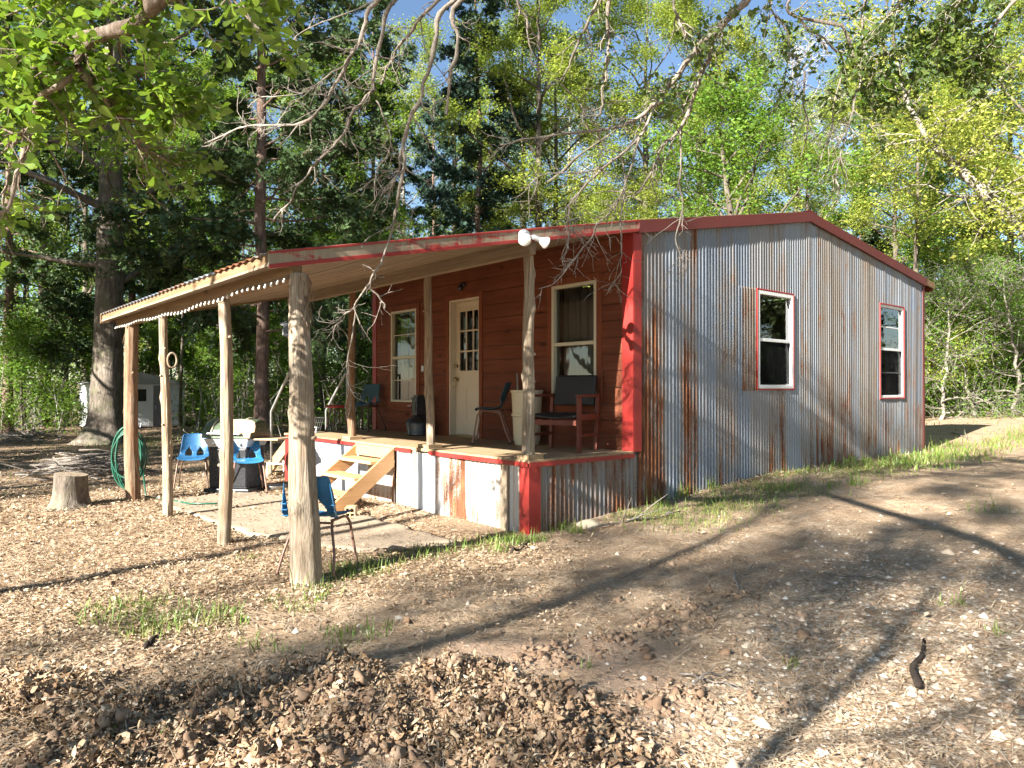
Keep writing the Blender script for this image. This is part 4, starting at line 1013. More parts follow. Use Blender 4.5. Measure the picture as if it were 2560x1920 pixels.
# ------------------------------------------------------------------ fallen leaves (too many to count)
def litter_leaves(n, seed, rmin, rmax, size, dens, lift=.004, spread=R(40)):
    rs = np.random.default_rng(seed)
    u = rs.uniform(0, 1, n*4); r = np.exp(math.log(rmin)+u*math.log(rmax/rmin)); a = ang-rs.uniform(-spread, spread, n*4)
    x, y = CAM[0]+r*np.cos(a), CAM[1]+r*np.sin(a)
    ok = rs.uniform(0, 1, n*4) < dens(x, y)
    ok &= ~((x > XL-.02) & (x < .03) & (y > -.03) & (y < YB))
    x, y = x[ok][:n], y[ok][:n]; n = len(x)
    clod = masks(x, y)[0]
    z = gheight(x, y)+lift+rs.uniform(0, .02, n)*(1+2*clod)
    z = np.where(slab_d(x, y) > 0, zg(x, y)+.03, z)
    s = np.minimum(size*rs.lognormal(0, .45, n), .052); asp = rs.uniform(.34, .62, n)
    th = rs.uniform(0, 2*math.pi, n); tilt = rs.normal(0, .30, n)+clod*rs.normal(0, .6, n); roll = rs.normal(0, .45, n)+clod*rs.normal(0, .5, n)
    shape = np.array([(-.5, 0), (-.18, .8), (.22, 1.), (.5, .1), (.22, -.9), (-.18, -.85)])
    curl = rs.uniform(-.3, .9, n); cup = rs.uniform(-.3, 1.3, n)
    lx = shape[:, 0][None]*s[:, None]; ly = shape[:, 1][None]*(s*asp*.5)[:, None]
    lz = (curl[:, None]*(shape[:, 0]**2)[None]*1.2+cup[:, None]*(np.abs(shape[:, 1]))[None]*.22)*s[:, None]
    ly2 = ly*np.cos(roll)[:, None]-lz*np.sin(roll)[:, None]; lz2 = ly*np.sin(roll)[:, None]+lz*np.cos(roll)[:, None]
    lx2 = lx*np.cos(tilt)[:, None]-lz2*np.sin(tilt)[:, None]; lz3 = lx*np.sin(tilt)[:, None]+lz2*np.cos(tilt)[:, None]
    lz3 -= np.minimum(lz3.min(1, keepdims=True), 0)*.8
    vx = x[:, None]+lx2*np.cos(th)[:, None]-ly2*np.sin(th)[:, None]; vy = y[:, None]+lx2*np.sin(th)[:, None]+ly2*np.cos(th)[:, None]; vz = z[:, None]+lz3
    v = np.stack([vx, vy, vz], -1).reshape(-1, 3); b = np.arange(n)[:, None]*6
    f = np.concatenate([b+np.array([0, 1, 2, 3]), b+np.array([0, 3, 4, 5])])
    return v, f, np.repeat(rs.uniform(0, 1, n), 6)
def m_dry():
    n = NT('dry_leaves'); r = n.attr('rnd')
    c = n.ramp(r, [(0, (.16, .095, .045)), (.25, (.32, .205, .115)), (.5, (.44, .315, .195)), (.75, (.55, .425, .285)), (1, (.66, .55, .40))])
    c = n.mix(n.fmap(n.noise(n.obj(), 60, 3, .6), .4, .7, 0, .5), c, (.17, .10, .06))
    return n.done(c, .75, 0, .25)
M['dry'] = m_dry()
def d_main(x, y):
    m = masks(x, y); return np.clip(m[5]**1.8*(1-.9*m[2])*(1-.75*m[4]), .03, 1)*np.where(slab_d(x, y) > 0, .22, 1)
def d_clod(x, y): return np.clip(masks(x, y)[0]*1.5, 0, 1)
v1 = litter_leaves(64000, 1, 2.6, 13, .0165, d_main)
v2 = litter_leaves(8000, 2, 2.5, 6, .024, d_clod)
v3 = litter_leaves(16000, 3, 9, 34, .055, d_main)
vs, fs, rs_, o_ = [], [], [], 0
for (v, f, r), tone in ((v1, .95), (v2, .66), (v3, .95)): vs.append(v); fs.append(f+o_); rs_.append(r*tone); o_ += len(v)
o = np_obj('fallen_leaves', np.concatenate(vs), np.concatenate(fs), M['dry'], None, dict(rnd=np.concatenate(rs_))); tag(o, 'dry brown oak leaves scattered over the yard', 'dead leaves', None, 'stuff')
# --- crumbly clods of turned soil
rs = np.random.default_rng(31); n = 8000; u = rs.uniform(0, 1, n*9); r = np.exp(math.log(2.5)+u*math.log(7/2.5)); a = ang-rs.uniform(-R(38), R(38), n*9)
x, y = CAM[0]+r*np.cos(a), CAM[1]+r*np.sin(a); m_ = masks(x, y); ok = rs.uniform(0, 1, n*9) < np.clip(m_[0]*.9+m_[1]*.7+.012, 0, 1); x, y = x[ok][:n], y[ok][:n]; n = len(x)
bmc = bmesh.new(); bmesh.ops.create_icosphere(bmc, subdivisions=2, radius=1); bv = np.array([q.co for q in bmc.verts]); bf = np.array([[q.index for q in f.verts] for f in bmc.faces]); bmc.free()
s = np.minimum(.0085*rs.lognormal(0, .6, n), .030); sc = rs.uniform(.6, 1.4, (n, 3)); K = len(bv)
P_ = bv[None]*2.3+rs.uniform(0, 90, (n, 1, 3)); v = bv[None]*sc[:, None]*(s[:, None, None])*(1+1.15*fbm(P_, 3, 5)[..., None])
v = v+np.stack([x, y, gheight(x, y)+s*.25], -1)[:, None]
f = (bf[None]+np.arange(n)[:, None, None]*K).reshape(-1, 3)
cm_ = NT('soil_clods'); cf_ = cm_.noise(cm_.obj(), 130, 3, .7); M['clods'] = cm_.done(cm_.mix(cf_, cm_.ramp(cm_.attr('rnd'), [(0, (.20, .125, .08)), (.6, (.34, .235, .155)), (1, (.47, .35, .25))]), (.20, .13, .085)), .95, 0, .1)
o = np_obj('soil_clods', v.reshape(-1, 3), f, M['clods'], None, dict(rnd=np.repeat(rs.uniform(0, 1, n), K)), True); tag(o, 'crumbly clods of turned up soil', 'soil', None, 'stuff')
# --- twigs and pine straw
def straws(n, seed, rmin, rmax, L, w, dens):
    rs = np.random.default_rng(seed); u = rs.uniform(0, 1, n*3); r = np.exp(math.log(rmin)+u*math.log(rmax/rmin)); a = ang-rs.uniform(-R(40), R(40), n*3)
    x, y = CAM[0]+r*np.cos(a), CAM[1]+r*np.sin(a); ok = (rs.uniform(0, 1, n*3) < dens(x, y)) & ~((x > XL-.02) & (x < .03) & (y > -.03) & (y < YB))
    x, y = x[ok][:n], y[ok][:n]; n = len(x); l = L*rs.lognormal(0, .5, n); th = rs.uniform(0, 2*math.pi, n)
    c = np.stack([np.cos(th), np.sin(th)], -1); p = np.stack([-c[:, 1], c[:, 0]], -1); ww = w*rs.uniform(.6, 1.6, n)
    A0 = np.stack([x, y], -1)-c*l[:, None]/2; B0 = A0+c*l[:, None]
    z0 = gheight(A0[:, 0], A0[:, 1])+.008+rs.uniform(0, .02, n); z1 = gheight(B0[:, 0], B0[:, 1])+.008+rs.uniform(0, .02, n)
    q = lambda P_, z, s: np.concatenate([P_+p*(ww*s)[:, None], z[:, None]], -1)
    top = np.stack([np.concatenate([(A0+B0)/2, ((z0+z1)/2+.006)[:, None]], -1)], 0)[0]
    v = np.stack([q(A0, z0, -1), q(A0, z0, 1), q(B0, z1, 1), q(B0, z1, -1)], 1).reshape(-1, 3)
    return v, np.arange(n*4).reshape(-1, 4), np.repeat(rs.uniform(.35, 1, n), 4)
v, f, r = straws(30000, 9, 2.6, 14, .075, .0015, lambda x, y: np.clip(.8-masks(x, y)[2], .1, 1)*np.where(slab_d(x, y) > 0, .1, 1))
o = np_obj('straw', v, f, M['dry'], None, dict(rnd=r)); tag(o, 'fine dead twigs and straw on the soil', 'straw', None, 'stuff')
# --- pebbles in the gravelly patch
rs = np.random.default_rng(12); n = 5200; u = rs.uniform(0, 1, n*4); r = np.exp(math.log(2.7)+u*math.log(9/2.7)); a = ang-rs.uniform(-R(38), R(38), n*4)
x, y = CAM[0]+r*np.cos(a), CAM[1]+r*np.sin(a); ok = rs.uniform(0, 1, n*4) < masks(x, y)[4]*.8+.05; x, y = x[ok][:n], y[ok][:n]; n = len(x)
s = .010*rs.lognormal(0, .45, n); oct_ = np.array([(1, 0, 0), (.4, .8, .1), (-.6, .7, 0), (-1, -.1, .1), (-.4, -.8, 0), (.6, -.7, 0), (0, 0, .75), (.1, .2, .7)])
v = np.stack([x, y, gheight(x, y)-.001], -1)[:, None]+oct_[None, :7]*s[:, None, None]*(1+.25*rs.normal(0, 1, (n, 7, 3)))
b = np.arange(n)[:, None]*7
f = np.concatenate([b+np.array([k, (k+1) % 6, 6]) for k in range(6)])
pm = NT('pebbles'); M['pebble'] = pm.done(pm.ramp(pm.attr('rnd'), [(0, (.30, .20, .13)), (.4, (.45, .33, .23)), (.8, (.60, .50, .39)), (1, (.78, .73, .64))]), .85, 0, .3)
o = np_obj('pebbles', v.reshape(-1, 3), f, M['pebble'], None, dict(rnd=np.repeat(rs.uniform(0, 1, n), 7))); tag(o, 'small pale pebbles in the soil', 'pebbles', None, 'stuff')
# --- grass blades
def blades(n, seed, rmin, rmax, L, dens, w=.0032, spread=R(40)):
    rs = np.random.default_rng(seed); u = rs.uniform(0, 1, n*8); r = np.exp(math.log(rmin)+u*math.log(rmax/rmin)); a = ang-rs.uniform(-spread, spread, n*8)
    x, y = CAM[0]+r*np.cos(a), CAM[1]+r*np.sin(a); ok = (rs.uniform(0, 1, n*8) < dens(x, y)) & ~((x > XL-.02) & (x < .03) & (y > -.03) & (y < YB))
    x, y = x[ok][:n], y[ok][:n]; n = len(x)
    return blades_at(x, y, rs, L, w)
def blades_at(x, y, rs, L, w):
    n = len(x); l = L*rs.lognormal(0, .4, n); th = rs.uniform(0, 2*math.pi, n); b_ = rs.uniform(.15, .85, n)
    c = np.stack([np.cos(th), np.sin(th)], -1); p = np.stack([-c[:, 1], c[:, 0]], -1); ww = w*rs.uniform(.6, 1.5, n); z = gheight(x, y)-.004; P0 = np.stack([x, y], -1)
    def ring(t, s):
        off = c*(l*b_*t**1.8)[:, None]; zz = z+l*(t-.35*b_*t*t)
        return [np.concatenate([P0+off+p*(ww*s*q)[:, None], zz[:, None]], -1) for q in (-1, 1)]
    v = np.stack(ring(0, 1)+ring(.55, .8)+ring(1, .12), 1).reshape(-1, 3); b = np.arange(n)[:, None]*6
    f = np.concatenate([b+np.array([0, 1, 3, 2]), b+np.array([2, 3, 5, 4])])
    return v, f, np.repeat(rs.uniform(0, 1, n), 6)
M['grass'] = m_leaf('grass_blades', [(0, (.30, .24, .11)), (.22, (.28, .27, .08)), (.45, (.15, .23, .04)), (1, (.20, .31, .06))], .3, .04)
gd = lambda x, y: np.clip(masks(x, y)[3]*1.1-.12, 0, 1)*np.where(slab_d(x, y) > -.03, 0, 1)
g1 = blades(24000, 5, 3.5, 15, .062, gd); g2 = blades(9000, 6, 12, 36, .11, lambda x, y: np.clip(gd(x, y)+.008, 0, 1), .008)
rs = np.random.default_rng(8); tx, ty, tl = [], [], []
for px, py, k, s_ in [(1780, 1222, 26, .05), (1850, 1226, 22, .07), (1940, 1224, 34, .09), (1990, 1215, 40, .08), (2140, 1212, 44, .07), (2070, 1218, 24, .06), (1290, 1362, 90, .06), (1340, 1355, 60, .05), (1390, 1318, 60, .06), (1440, 1330, 60, .06), (1650, 1268, 50, .08), (2340, 1128, 50, .16), (2380, 1115, 40, .14), (1250, 1380, 60, .05), (800, 1500, 16, .03), (620, 1400, 26, .05), (2500, 1590, 22, .03), (2380, 1515, 26, .05), (1980, 1660, 16, .03), (330, 1890, 22, .06), (1470, 1675, 10, .02), (180, 1090, 90, .5), (140, 1120, 70, .4), (1700, 1240, 50, .09), (2480, 1280, 30, .1)]:
    p = ground(px, py); tx.append(p[0]+rs.normal(0, s_, k)); ty.append(p[1]+rs.normal(0, s_, k)); tl.append(np.full(k, .055 if py > 1390 else (.09 if px < 1500 else .15)))
tx, ty = np.concatenate(tx), np.concatenate(ty); tx = np.where((ty > -.02) & (ty < YB) & (tx < .03) & (tx > XL), .04, tx)
g3 = blades_at(tx, ty, rs, np.concatenate(tl), .0036)
vs, fs, rs_, o_ = [], [], [], 0
for v, f, r in (g1, g2, g3): vs.append(v); fs.append(f+o_); rs_.append(r); o_ += len(v)
o = np_obj('grass', np.concatenate(vs), np.concatenate(fs), M['grass'], None, dict(rnd=np.concatenate(rs_))); tag(o, 'thin new grass in patches', 'grass', None, 'stuff')
# ================================================================== trees
M['leaf_spring'] = m_leaf('spring_leaves', [(0, (.13, .20, .03)), (.35, (.24, .31, .045)), (.7, (.37, .40, .07)), (1, (.50, .47, .11))], .42)
M['leaf_green'] = m_leaf('green_leaves', [(0, (.07, .15, .02)), (.5, (.13, .25, .03)), (1, (.23, .34, .05))], .42)
M['leaf_oak'] = m_leaf('near_oak_leaves', [(0, (.08, .17, .015)), (.5, (.17, .30, .028)), (1, (.31, .42, .05))], .5, .07, .3)
M['leaf_shaded'] = m_leaf('shaded_oak_leaves', [(0, (.04, .075, .018)), (.6, (.075, .12, .03)), (1, (.16, .20, .05))], .35, .04)  # oak leaves with their shade painted into the colour
M['cedar'] = m_leaf('cedar_foliage', [(0, (.025, .05, .02)), (.5, (.06, .098, .034)), (.85, (.11, .15, .05)), (1, (.18, .20, .075))], .12, .03, .5)
M['cedar_blue'] = m_leaf('bluish_cedar_foliage', [(0, (.018, .042, .034)), (.5, (.04, .075, .052)), (1, (.085, .125, .075))], .12, .03, .5)
M['bark'] = m_bark('brown_grey_bark', [(.045, .036, .03), (.11, .088, .07), (.21, .18, .145)], 8, 1., .25)
M['bark_pale'] = m_bark('pale_grey_bark', [(.20, .175, .15), (.34, .31, .27), (.48, .45, .40)], 8, .7, .2)
M['bark_mid'] = m_bark('mid_grey_bark', [(.11, .095, .08), (.21, .185, .155), (.32, .29, .25)], 8, .7, .2)
M['bark_cedar'] = m_bark('cedar_bark', [(.07, .042, .032), (.17, .11, .085), (.30, .22, .175)], 14, 1.)
M['bark_limb'] = m_bark('limb_bark', [(.10, .07, .05), (.22, .165, .125), (.38, .32, .26)], 26, .6)
M['bark_twig'] = m_bark('pale_twig_bark', [(.10, .08, .065), (.22, .185, .15), (.38, .335, .28)], 40, .6)

SPRAY = np.array([(-.5, 0, 0), (-.16, .10, 0), (-.06, .44, .04), (.05, .12, .02), (.19, .36, .04), (.26, .08, .02), (.5, 0, 0), (.26, -.10, .02), (.16, -.38, .05), (.04, -.12, .02), (-.12, -.46, .04), (-.17, -.09, 0)])
LEAF4 = np.array([(-.5, 0, 0), (.05, .5, .10), (.5, 0, 0), (.05, -.5, .10)])
OBOV = np.array([(-.5, 0, 0), (-.15, .20, .03), (.22, .46, .09), (.46, .34, .05), (.5, 0, -.02), (.46, -.34, .05), (.22, -.46, .09), (-.15, -.20, .03)])
def leaf_cloud(c, s, rs, asp=.6, up=.5, shape=LEAF4, axis=None, droop=0.):
    """one small folded face per leaf, at centres c with sizes s"""
    n = len(c); nrm = rs.normal(0, 1, (n, 3)); nrm /= np.linalg.norm(nrm, axis=1)[:, None]; nrm[:, 2] = np.abs(nrm[:, 2])+up; nrm /= np.linalg.norm(nrm, axis=1)[:, None]
    a = rs.normal(0, 1, (n, 3)) if axis is None else axis+rs.normal(0, .45, (n, 3))
    a[:, 2] -= droop
    a -= nrm*(a*nrm).sum(1)[:, None]; a /= np.linalg.norm(a, axis=1)[:, None]+1e-9
    w = np.cross(nrm, a); K = len(shape)
    v = c[:, None]+(a[:, None]*shape[None, :, :1]+w[:, None]*shape[None, :, 1:2]*asp+nrm[:, None]*shape[None, :, 2:])*s[:, None, None]
    return v.reshape(-1, 3), np.arange(n*K).reshape(n, K)
def wander(p, d, L, n, rs, wob=.15, grav=0., up=0.):
    pts = [np.array(p, float)]; d = np.array(d, float); d /= np.linalg.norm(d)
    for k in range(n):
        d = d+rs.normal(0, wob, 3); d[2] += up-grav*k/n; d /= np.linalg.norm(d); pts.append(pts[-1]+d*L/n)
    return np.array(pts), d
def rotdir(d, ang_, rs):
    u, w, d = basis(d); a = rs.uniform(0, 2*math.pi)
    return d*math.cos(ang_)+(u*math.cos(a)+w*math.sin(a))*math.sin(ang_)
def grow(seed, H=13, r0=.16, first=.25, nl=16, spread=3.2, up=.5, density=26, leaf=.10, lean=(0, 0), wob=.05, top=.9, twig_r=.007, ntw=3, bare=False, cl=.18, nb=5):
    """broadleaf tree -> tubes, leaf centres"""
    rs = np.random.default_rng(seed); k = 14; t = np.linspace(0, 1, k)
    tr = np.stack([lean[0]*H*t**1.2+np.cumsum(rs.normal(0, wob, k))*.5, lean[1]*H*t**1.2+np.cumsum(rs.normal(0, wob, k))*.5, H*t], -1); tr[0, :2] = 0
    rad = r0*(1-t)**.75*.95+.012; rad[0] *= 1.35
    tubes = [(tr, rad)]; ends = []; ga = rs.uniform(0, 6)
    for i in range(nl):
        s = first+(.97-first)*(i/(nl-1))**.9; p = np.array([np.interp(s, t, tr[:, q]) for q in range(3)]); rb = np.interp(s, t, rad)
        az = ga+i*2.4+rs.normal(0, .3); prof = (.45+.55*math.sin(math.pi*min(1, (s-first)/(1-first)*.8+.22)))
        L = spread*prof*rs.uniform(.7, 1.25); el = up+.55*(s-first)+rs.normal(0, .15)
        l, d = wander(p, (math.cos(az), math.sin(az), el), L, 7, rs, .16, .10, .02)
        tubes.append((l, np.linspace(min(rb*.6, .02+.018*L), .010, 8)))
        for _ in range(nb):
            q = rs.uniform(.25, 1); j = q*7; j0 = min(6, int(j)); pb = l[j0]+(l[j0+1]-l[j0])*(j-j0)
            db = rotdir(l[j0+1]-l[j0], rs.uniform(.5, 1.1), rs); db[2] += .12
            b, d2 = wander(pb, db, L*rs.uniform(.22, .45), 4, rs, .22, .05)
            tubes.append((b, np.linspace(.014, .006, 5)))
            for _ in range(ntw):
                m_ = rs.integers(1, 5); tw, d3 = wander(b[m_], rotdir(b[m_]-b[m_-1], rs.uniform(.4, 1.1), rs), rs.uniform(.3, .8), 3, rs, .28)
                tubes.append((tw, np.linspace(twig_r, twig_r*.5, 4))); ends.append(tw)
    E_ = np.array(ends)
    if bare: return tubes, None, None
    n = len(E_)*density; i = rs.integers(0, len(E_), n); q = rs.uniform(0, 3, n); j = np.minimum(2, q.astype(int)); fr_ = (q-j)[:, None]
    c = E_[i, j]*(1-fr_)+E_[i, j+1]*fr_+rs.normal(0, cl, (n, 3))*np.array([1, 1, .75])
    return tubes, c, leaf*rs.lognormal(0, .25, n)
def grow_cedar(seed, H=13, r0=.17, first=.12, nl=60, spread=2.6, dens=46, leaf=.26, droop=.25, gap=.0, top=.12):
    rs = np.random.default_rng(seed); k = 12; t = np.linspace(0, 1, k)
    tr = np.stack([np.cumsum(rs.normal(0, .05, k)), np.cumsum(rs.normal(0, .05, k)), H*t], -1); tr[0, :2] = 0
    rad = r0*(1-t)**.85+.012; rad[0] *= 1.3; tubes = [(tr, rad)]; C, S, AX = [], [], []
    for i in range(nl):
        s = first+(.985-first)*i/(nl-1); p = np.array([np.interp(s, t, tr[:, q]) for q in range(3)]); az = i*2.4+rs.normal(0, .35)
        L = spread*(top+(1-top)*((1-s)/(1-first))**.75)*rs.uniform(.55, 1.2)
        if rs.random() < gap: L *= .45
        l, d = wander(p, (math.cos(az), math.sin(az), .30-.35*(1-s)), L, 8, rs, .10, .05, .012)
        tubes.append((l, np.linspace(min(np.interp(s, t, rad)*.45, .035), .005, 9)))
        nsub = int(7+L*4)
        for _ in range(nsub):
            q = rs.uniform(.28, 1)**.8*8; j0 = min(7, int(q)); pb = l[j0]+(l[j0+1]-l[j0])*(q-j0)
            db = rotdir(l[j0+1]-l[j0], rs.uniform(.4, 1.0), rs); db[2] -= droop*.6
            b, d2 = wander(pb, db, L*rs.uniform(.12, .32)+.12, 4, rs, .2, .12)
            tubes.append((b, np.linspace(.008, .004, 5)))
            n = int(dens*rs.uniform(.5, 1.3)*(.4+L*.22)); u = rs.uniform(.1, 1.1, n)*4; j = np.minimum(3, u.astype(int)); fr_ = (u-j)[:, None]
            C.append(b[j]*(1-fr_)+b[j+1]*fr_+rs.normal(0, .10, (n, 3))*[1, 1, .6]); S.append(leaf*rs.lognormal(0, .35, n)); AX.append(np.repeat(((b[-1]-b[0])/np.linalg.norm(b[-1]-b[0]))[None], n, 0))
    return tubes, np.concatenate(C), np.concatenate(S), np.concatenate(AX)

PROTO = {}
def proto(key, tubes, c, s, bark, leafmat, asp=.6, shape=LEAF4, axis=None, up=.5, droop=0., seed=0):
    rs = np.random.default_rng(seed+900)
    big = [q for q in tubes if np.max(q[1]) > .03]; small = [q for q in tubes if np.max(q[1]) <= .03]
    v1, f1 = merge_tubes(big, 9) if big else (np.zeros((0, 3)), np.zeros((0, 4), int)); v2, f2 = merge_tubes(small, 3)
    tm = np_mesh('trunk', np.concatenate([v1, v2]), np.concatenate([f1, f2+len(v1)]), bark, None, True)
    cm = None
    if c is not None:
        v, f = leaf_cloud(c, s, rs, asp, up, shape, axis, droop)
        clump = .5+.5*fbm(c*.9, 3, seed); r = np.clip(.55*clump+.45*rs.uniform(0, 1, len(c)), 0, 1)
        cm = np_mesh('crown', v, f, leafmat, dict(rnd=np.repeat(r, len(shape))))
    PROTO[key] = (tm, cm)
def place(name, key, label, cat, xy, scale=1., rz=0., group=None, sink=.12, zs=1., leafmat=None):
    tm, cm = PROTO[key]; t = thing(name, label, cat, (xy[0], xy[1], float(zg(xy[0], xy[1]))-sink), rz, group)
    t.scale = (scale, scale, scale*zs)
    a = bpy.data.objects.new('trunk', tm); link(a, t)
    if cm:
        b = bpy.data.objects.new('crown', cm); link(b, t)
        if leafmat: b.material_slots[0].link = 'OBJECT'; b.material_slots[0].material = leafmat
    return t
# ---- prototypes
def P(key, seed, bark='bark', lm='leaf_spring', asp=.6, **kw):
    tb, c, s = grow(seed, **kw); proto(key, tb, c, s, M[bark], M[lm], asp, seed=seed)
P('spring1', 21, H=14, r0=.17, first=.14, nl=22, spread=3.3, density=84, leaf=.085, ntw=4)
P('spring2', 22, H=18, r0=.20, first=.18, nl=26, spread=3.9, density=80, leaf=.09, ntw=4)
P('spring3', 23, H=11, r0=.13, first=.10, nl=20, spread=2.8, density=84, leaf=.075, ntw=4)
P('green1', 24, lm='leaf_green', H=13, r0=.16, first=.12, nl=20, spread=3.2, density=84, leaf=.09, ntw=4)
P('green2', 25, lm='leaf_green', H=18, r0=.24, first=.20, nl=24, spread=4.0, density=80, leaf=.10, ntw=4)
P('airy', 26, 'bark_pale', 'leaf_spring', H=16, r0=.14, first=.22, nl=24, spread=3.4, density=24, leaf=.09, ntw=5, twig_r=.009)
tb, c, s = grow(27, H=15, r0=.16, first=.2, nl=30, spread=3.0, up=.9, ntw=7, bare=True, twig_r=.010, nb=7); proto('bare', tb, None, None, M['bark_pale'], None)
P('bush', 28, lm='leaf_green', H=3.0, r0=.03, first=.06, nl=14, spread=1.3, up=.5, density=60, leaf=.07, ntw=3)
P('sapling', 29, lm='leaf_green', H=6.5, r0=.04, first=.18, nl=14, spread=1.4, up=.45, density=50, leaf=.08, ntw=3)
tb, c, s = grow(30, H=4.2, r0=.05, first=.04, nl=18, spread=2.0, up=.25, ntw=6, bare=False, density=11, leaf=.065, twig_r=.006, nb=6, wob=.12); proto('tangle', tb, c, s, M['bark_mid'], M['leaf_green'], .6, seed=30)
for key, sd, mt, kw in (('cedar1', 31, 'cedar', dict(H=22, r0=.17, first=.14, nl=100, spread=3.1, gap=.25, top=.45)), ('cedar2', 32, 'cedar_blue', dict(H=16.5, r0=.14, first=.06, nl=84, spread=2.5, top=.16)), ('cedar3', 33, 'cedar', dict(H=10, r0=.12, first=.05, nl=56, spread=2.3))):
    tb, c, s, ax = grow_cedar(sd, dens=62, leaf=.17, **kw); proto(key, tb, c, s, M['bark_cedar'], M[mt], .62, SPRAY, axis=ax, droop=.35, up=.25, seed=sd)
tb, c, s = grow(47, H=10, r0=.12, first=.5, nl=8, spread=1.3, ntw=2, nb=3, bare=True); proto('snag', tb, None, None, M['bark'], None)
# tb, c, s = grow(45, H=20, r0=.19, first=.62, nl=13, spread=1.7, density=26, leaf=.11, ntw=4); proto('tall', tb, c, s, M['bark'], M['leaf_green'], .6, seed=45)
tb, c, s = grow(46, H=10.5, r0=.065, first=.50, nl=18, spread=2.4, density=70, leaf=.08, ntw=2, nb=3, cl=.13); proto('half', tb, c, s, M['bark'], M['leaf_green'], .6, seed=46)
def gp(px, depth):
    d = FW+(px-1280)/FPX*RT; p = CAM+d*depth; return (float(p[0]), float(p[1]))
# ---- the big dark oak by the shed: own trunk with root flare
def big_oak():
    xy = gp(266, 20.2); rs = np.random.default_rng(77); H = 15; k = 24; t_ = np.linspace(0, 1, k)**1.3
    pts = np.stack([-.04*H*t_+.10*np.sin(t_*5), .02*H*t_, H*t_], -1); n = 28; a = np.arange(n)*2*math.pi/n
    rad = .40*(1-t_)**.6+.03+.30*np.exp(-t_*H/.42); Pq = np.stack([np.cos(a)[None]*1.5+0*t_[:, None], np.sin(a)[None]*1.5+0*t_[:, None], (t_*H*.25)[:, None]+0*a[None]], -1)
    jit = 1+.16*fbm(Pq, 4, 5)+(.55*np.exp(-t_*H/.38))[:, None]*np.maximum(0, np.sin(a*4+.7))[None]
    v, f = tube_np(pts, rad, n, jit)
    tb, c, s = grow(78, H=15, r0=.36, first=.30, nl=24, spread=5.0, density=26, leaf=.12, ntw=4, lean=(-.04, .02))
    big = tb[1:]; v2, f2 = merge_tubes([(p, r) for p, r in big], 5)
    th = thing('oak_tree', 'massive dark trunked oak with flared roots standing before the white shed', 'tree', (xy[0], xy[1], float(zg(*xy))-.1))
    np_obj('trunk', np.concatenate([v, v2]), np.concatenate([f, f2+len(v)]), M['bark_grey'], th, None, True)
    lv, lf = leaf_cloud(c, s, rs, .6); np_obj('crown', lv, lf, M['leaf_green'], th, dict(rnd=np.repeat(rs.uniform(0, 1, len(c)), 4)))
big_oak()
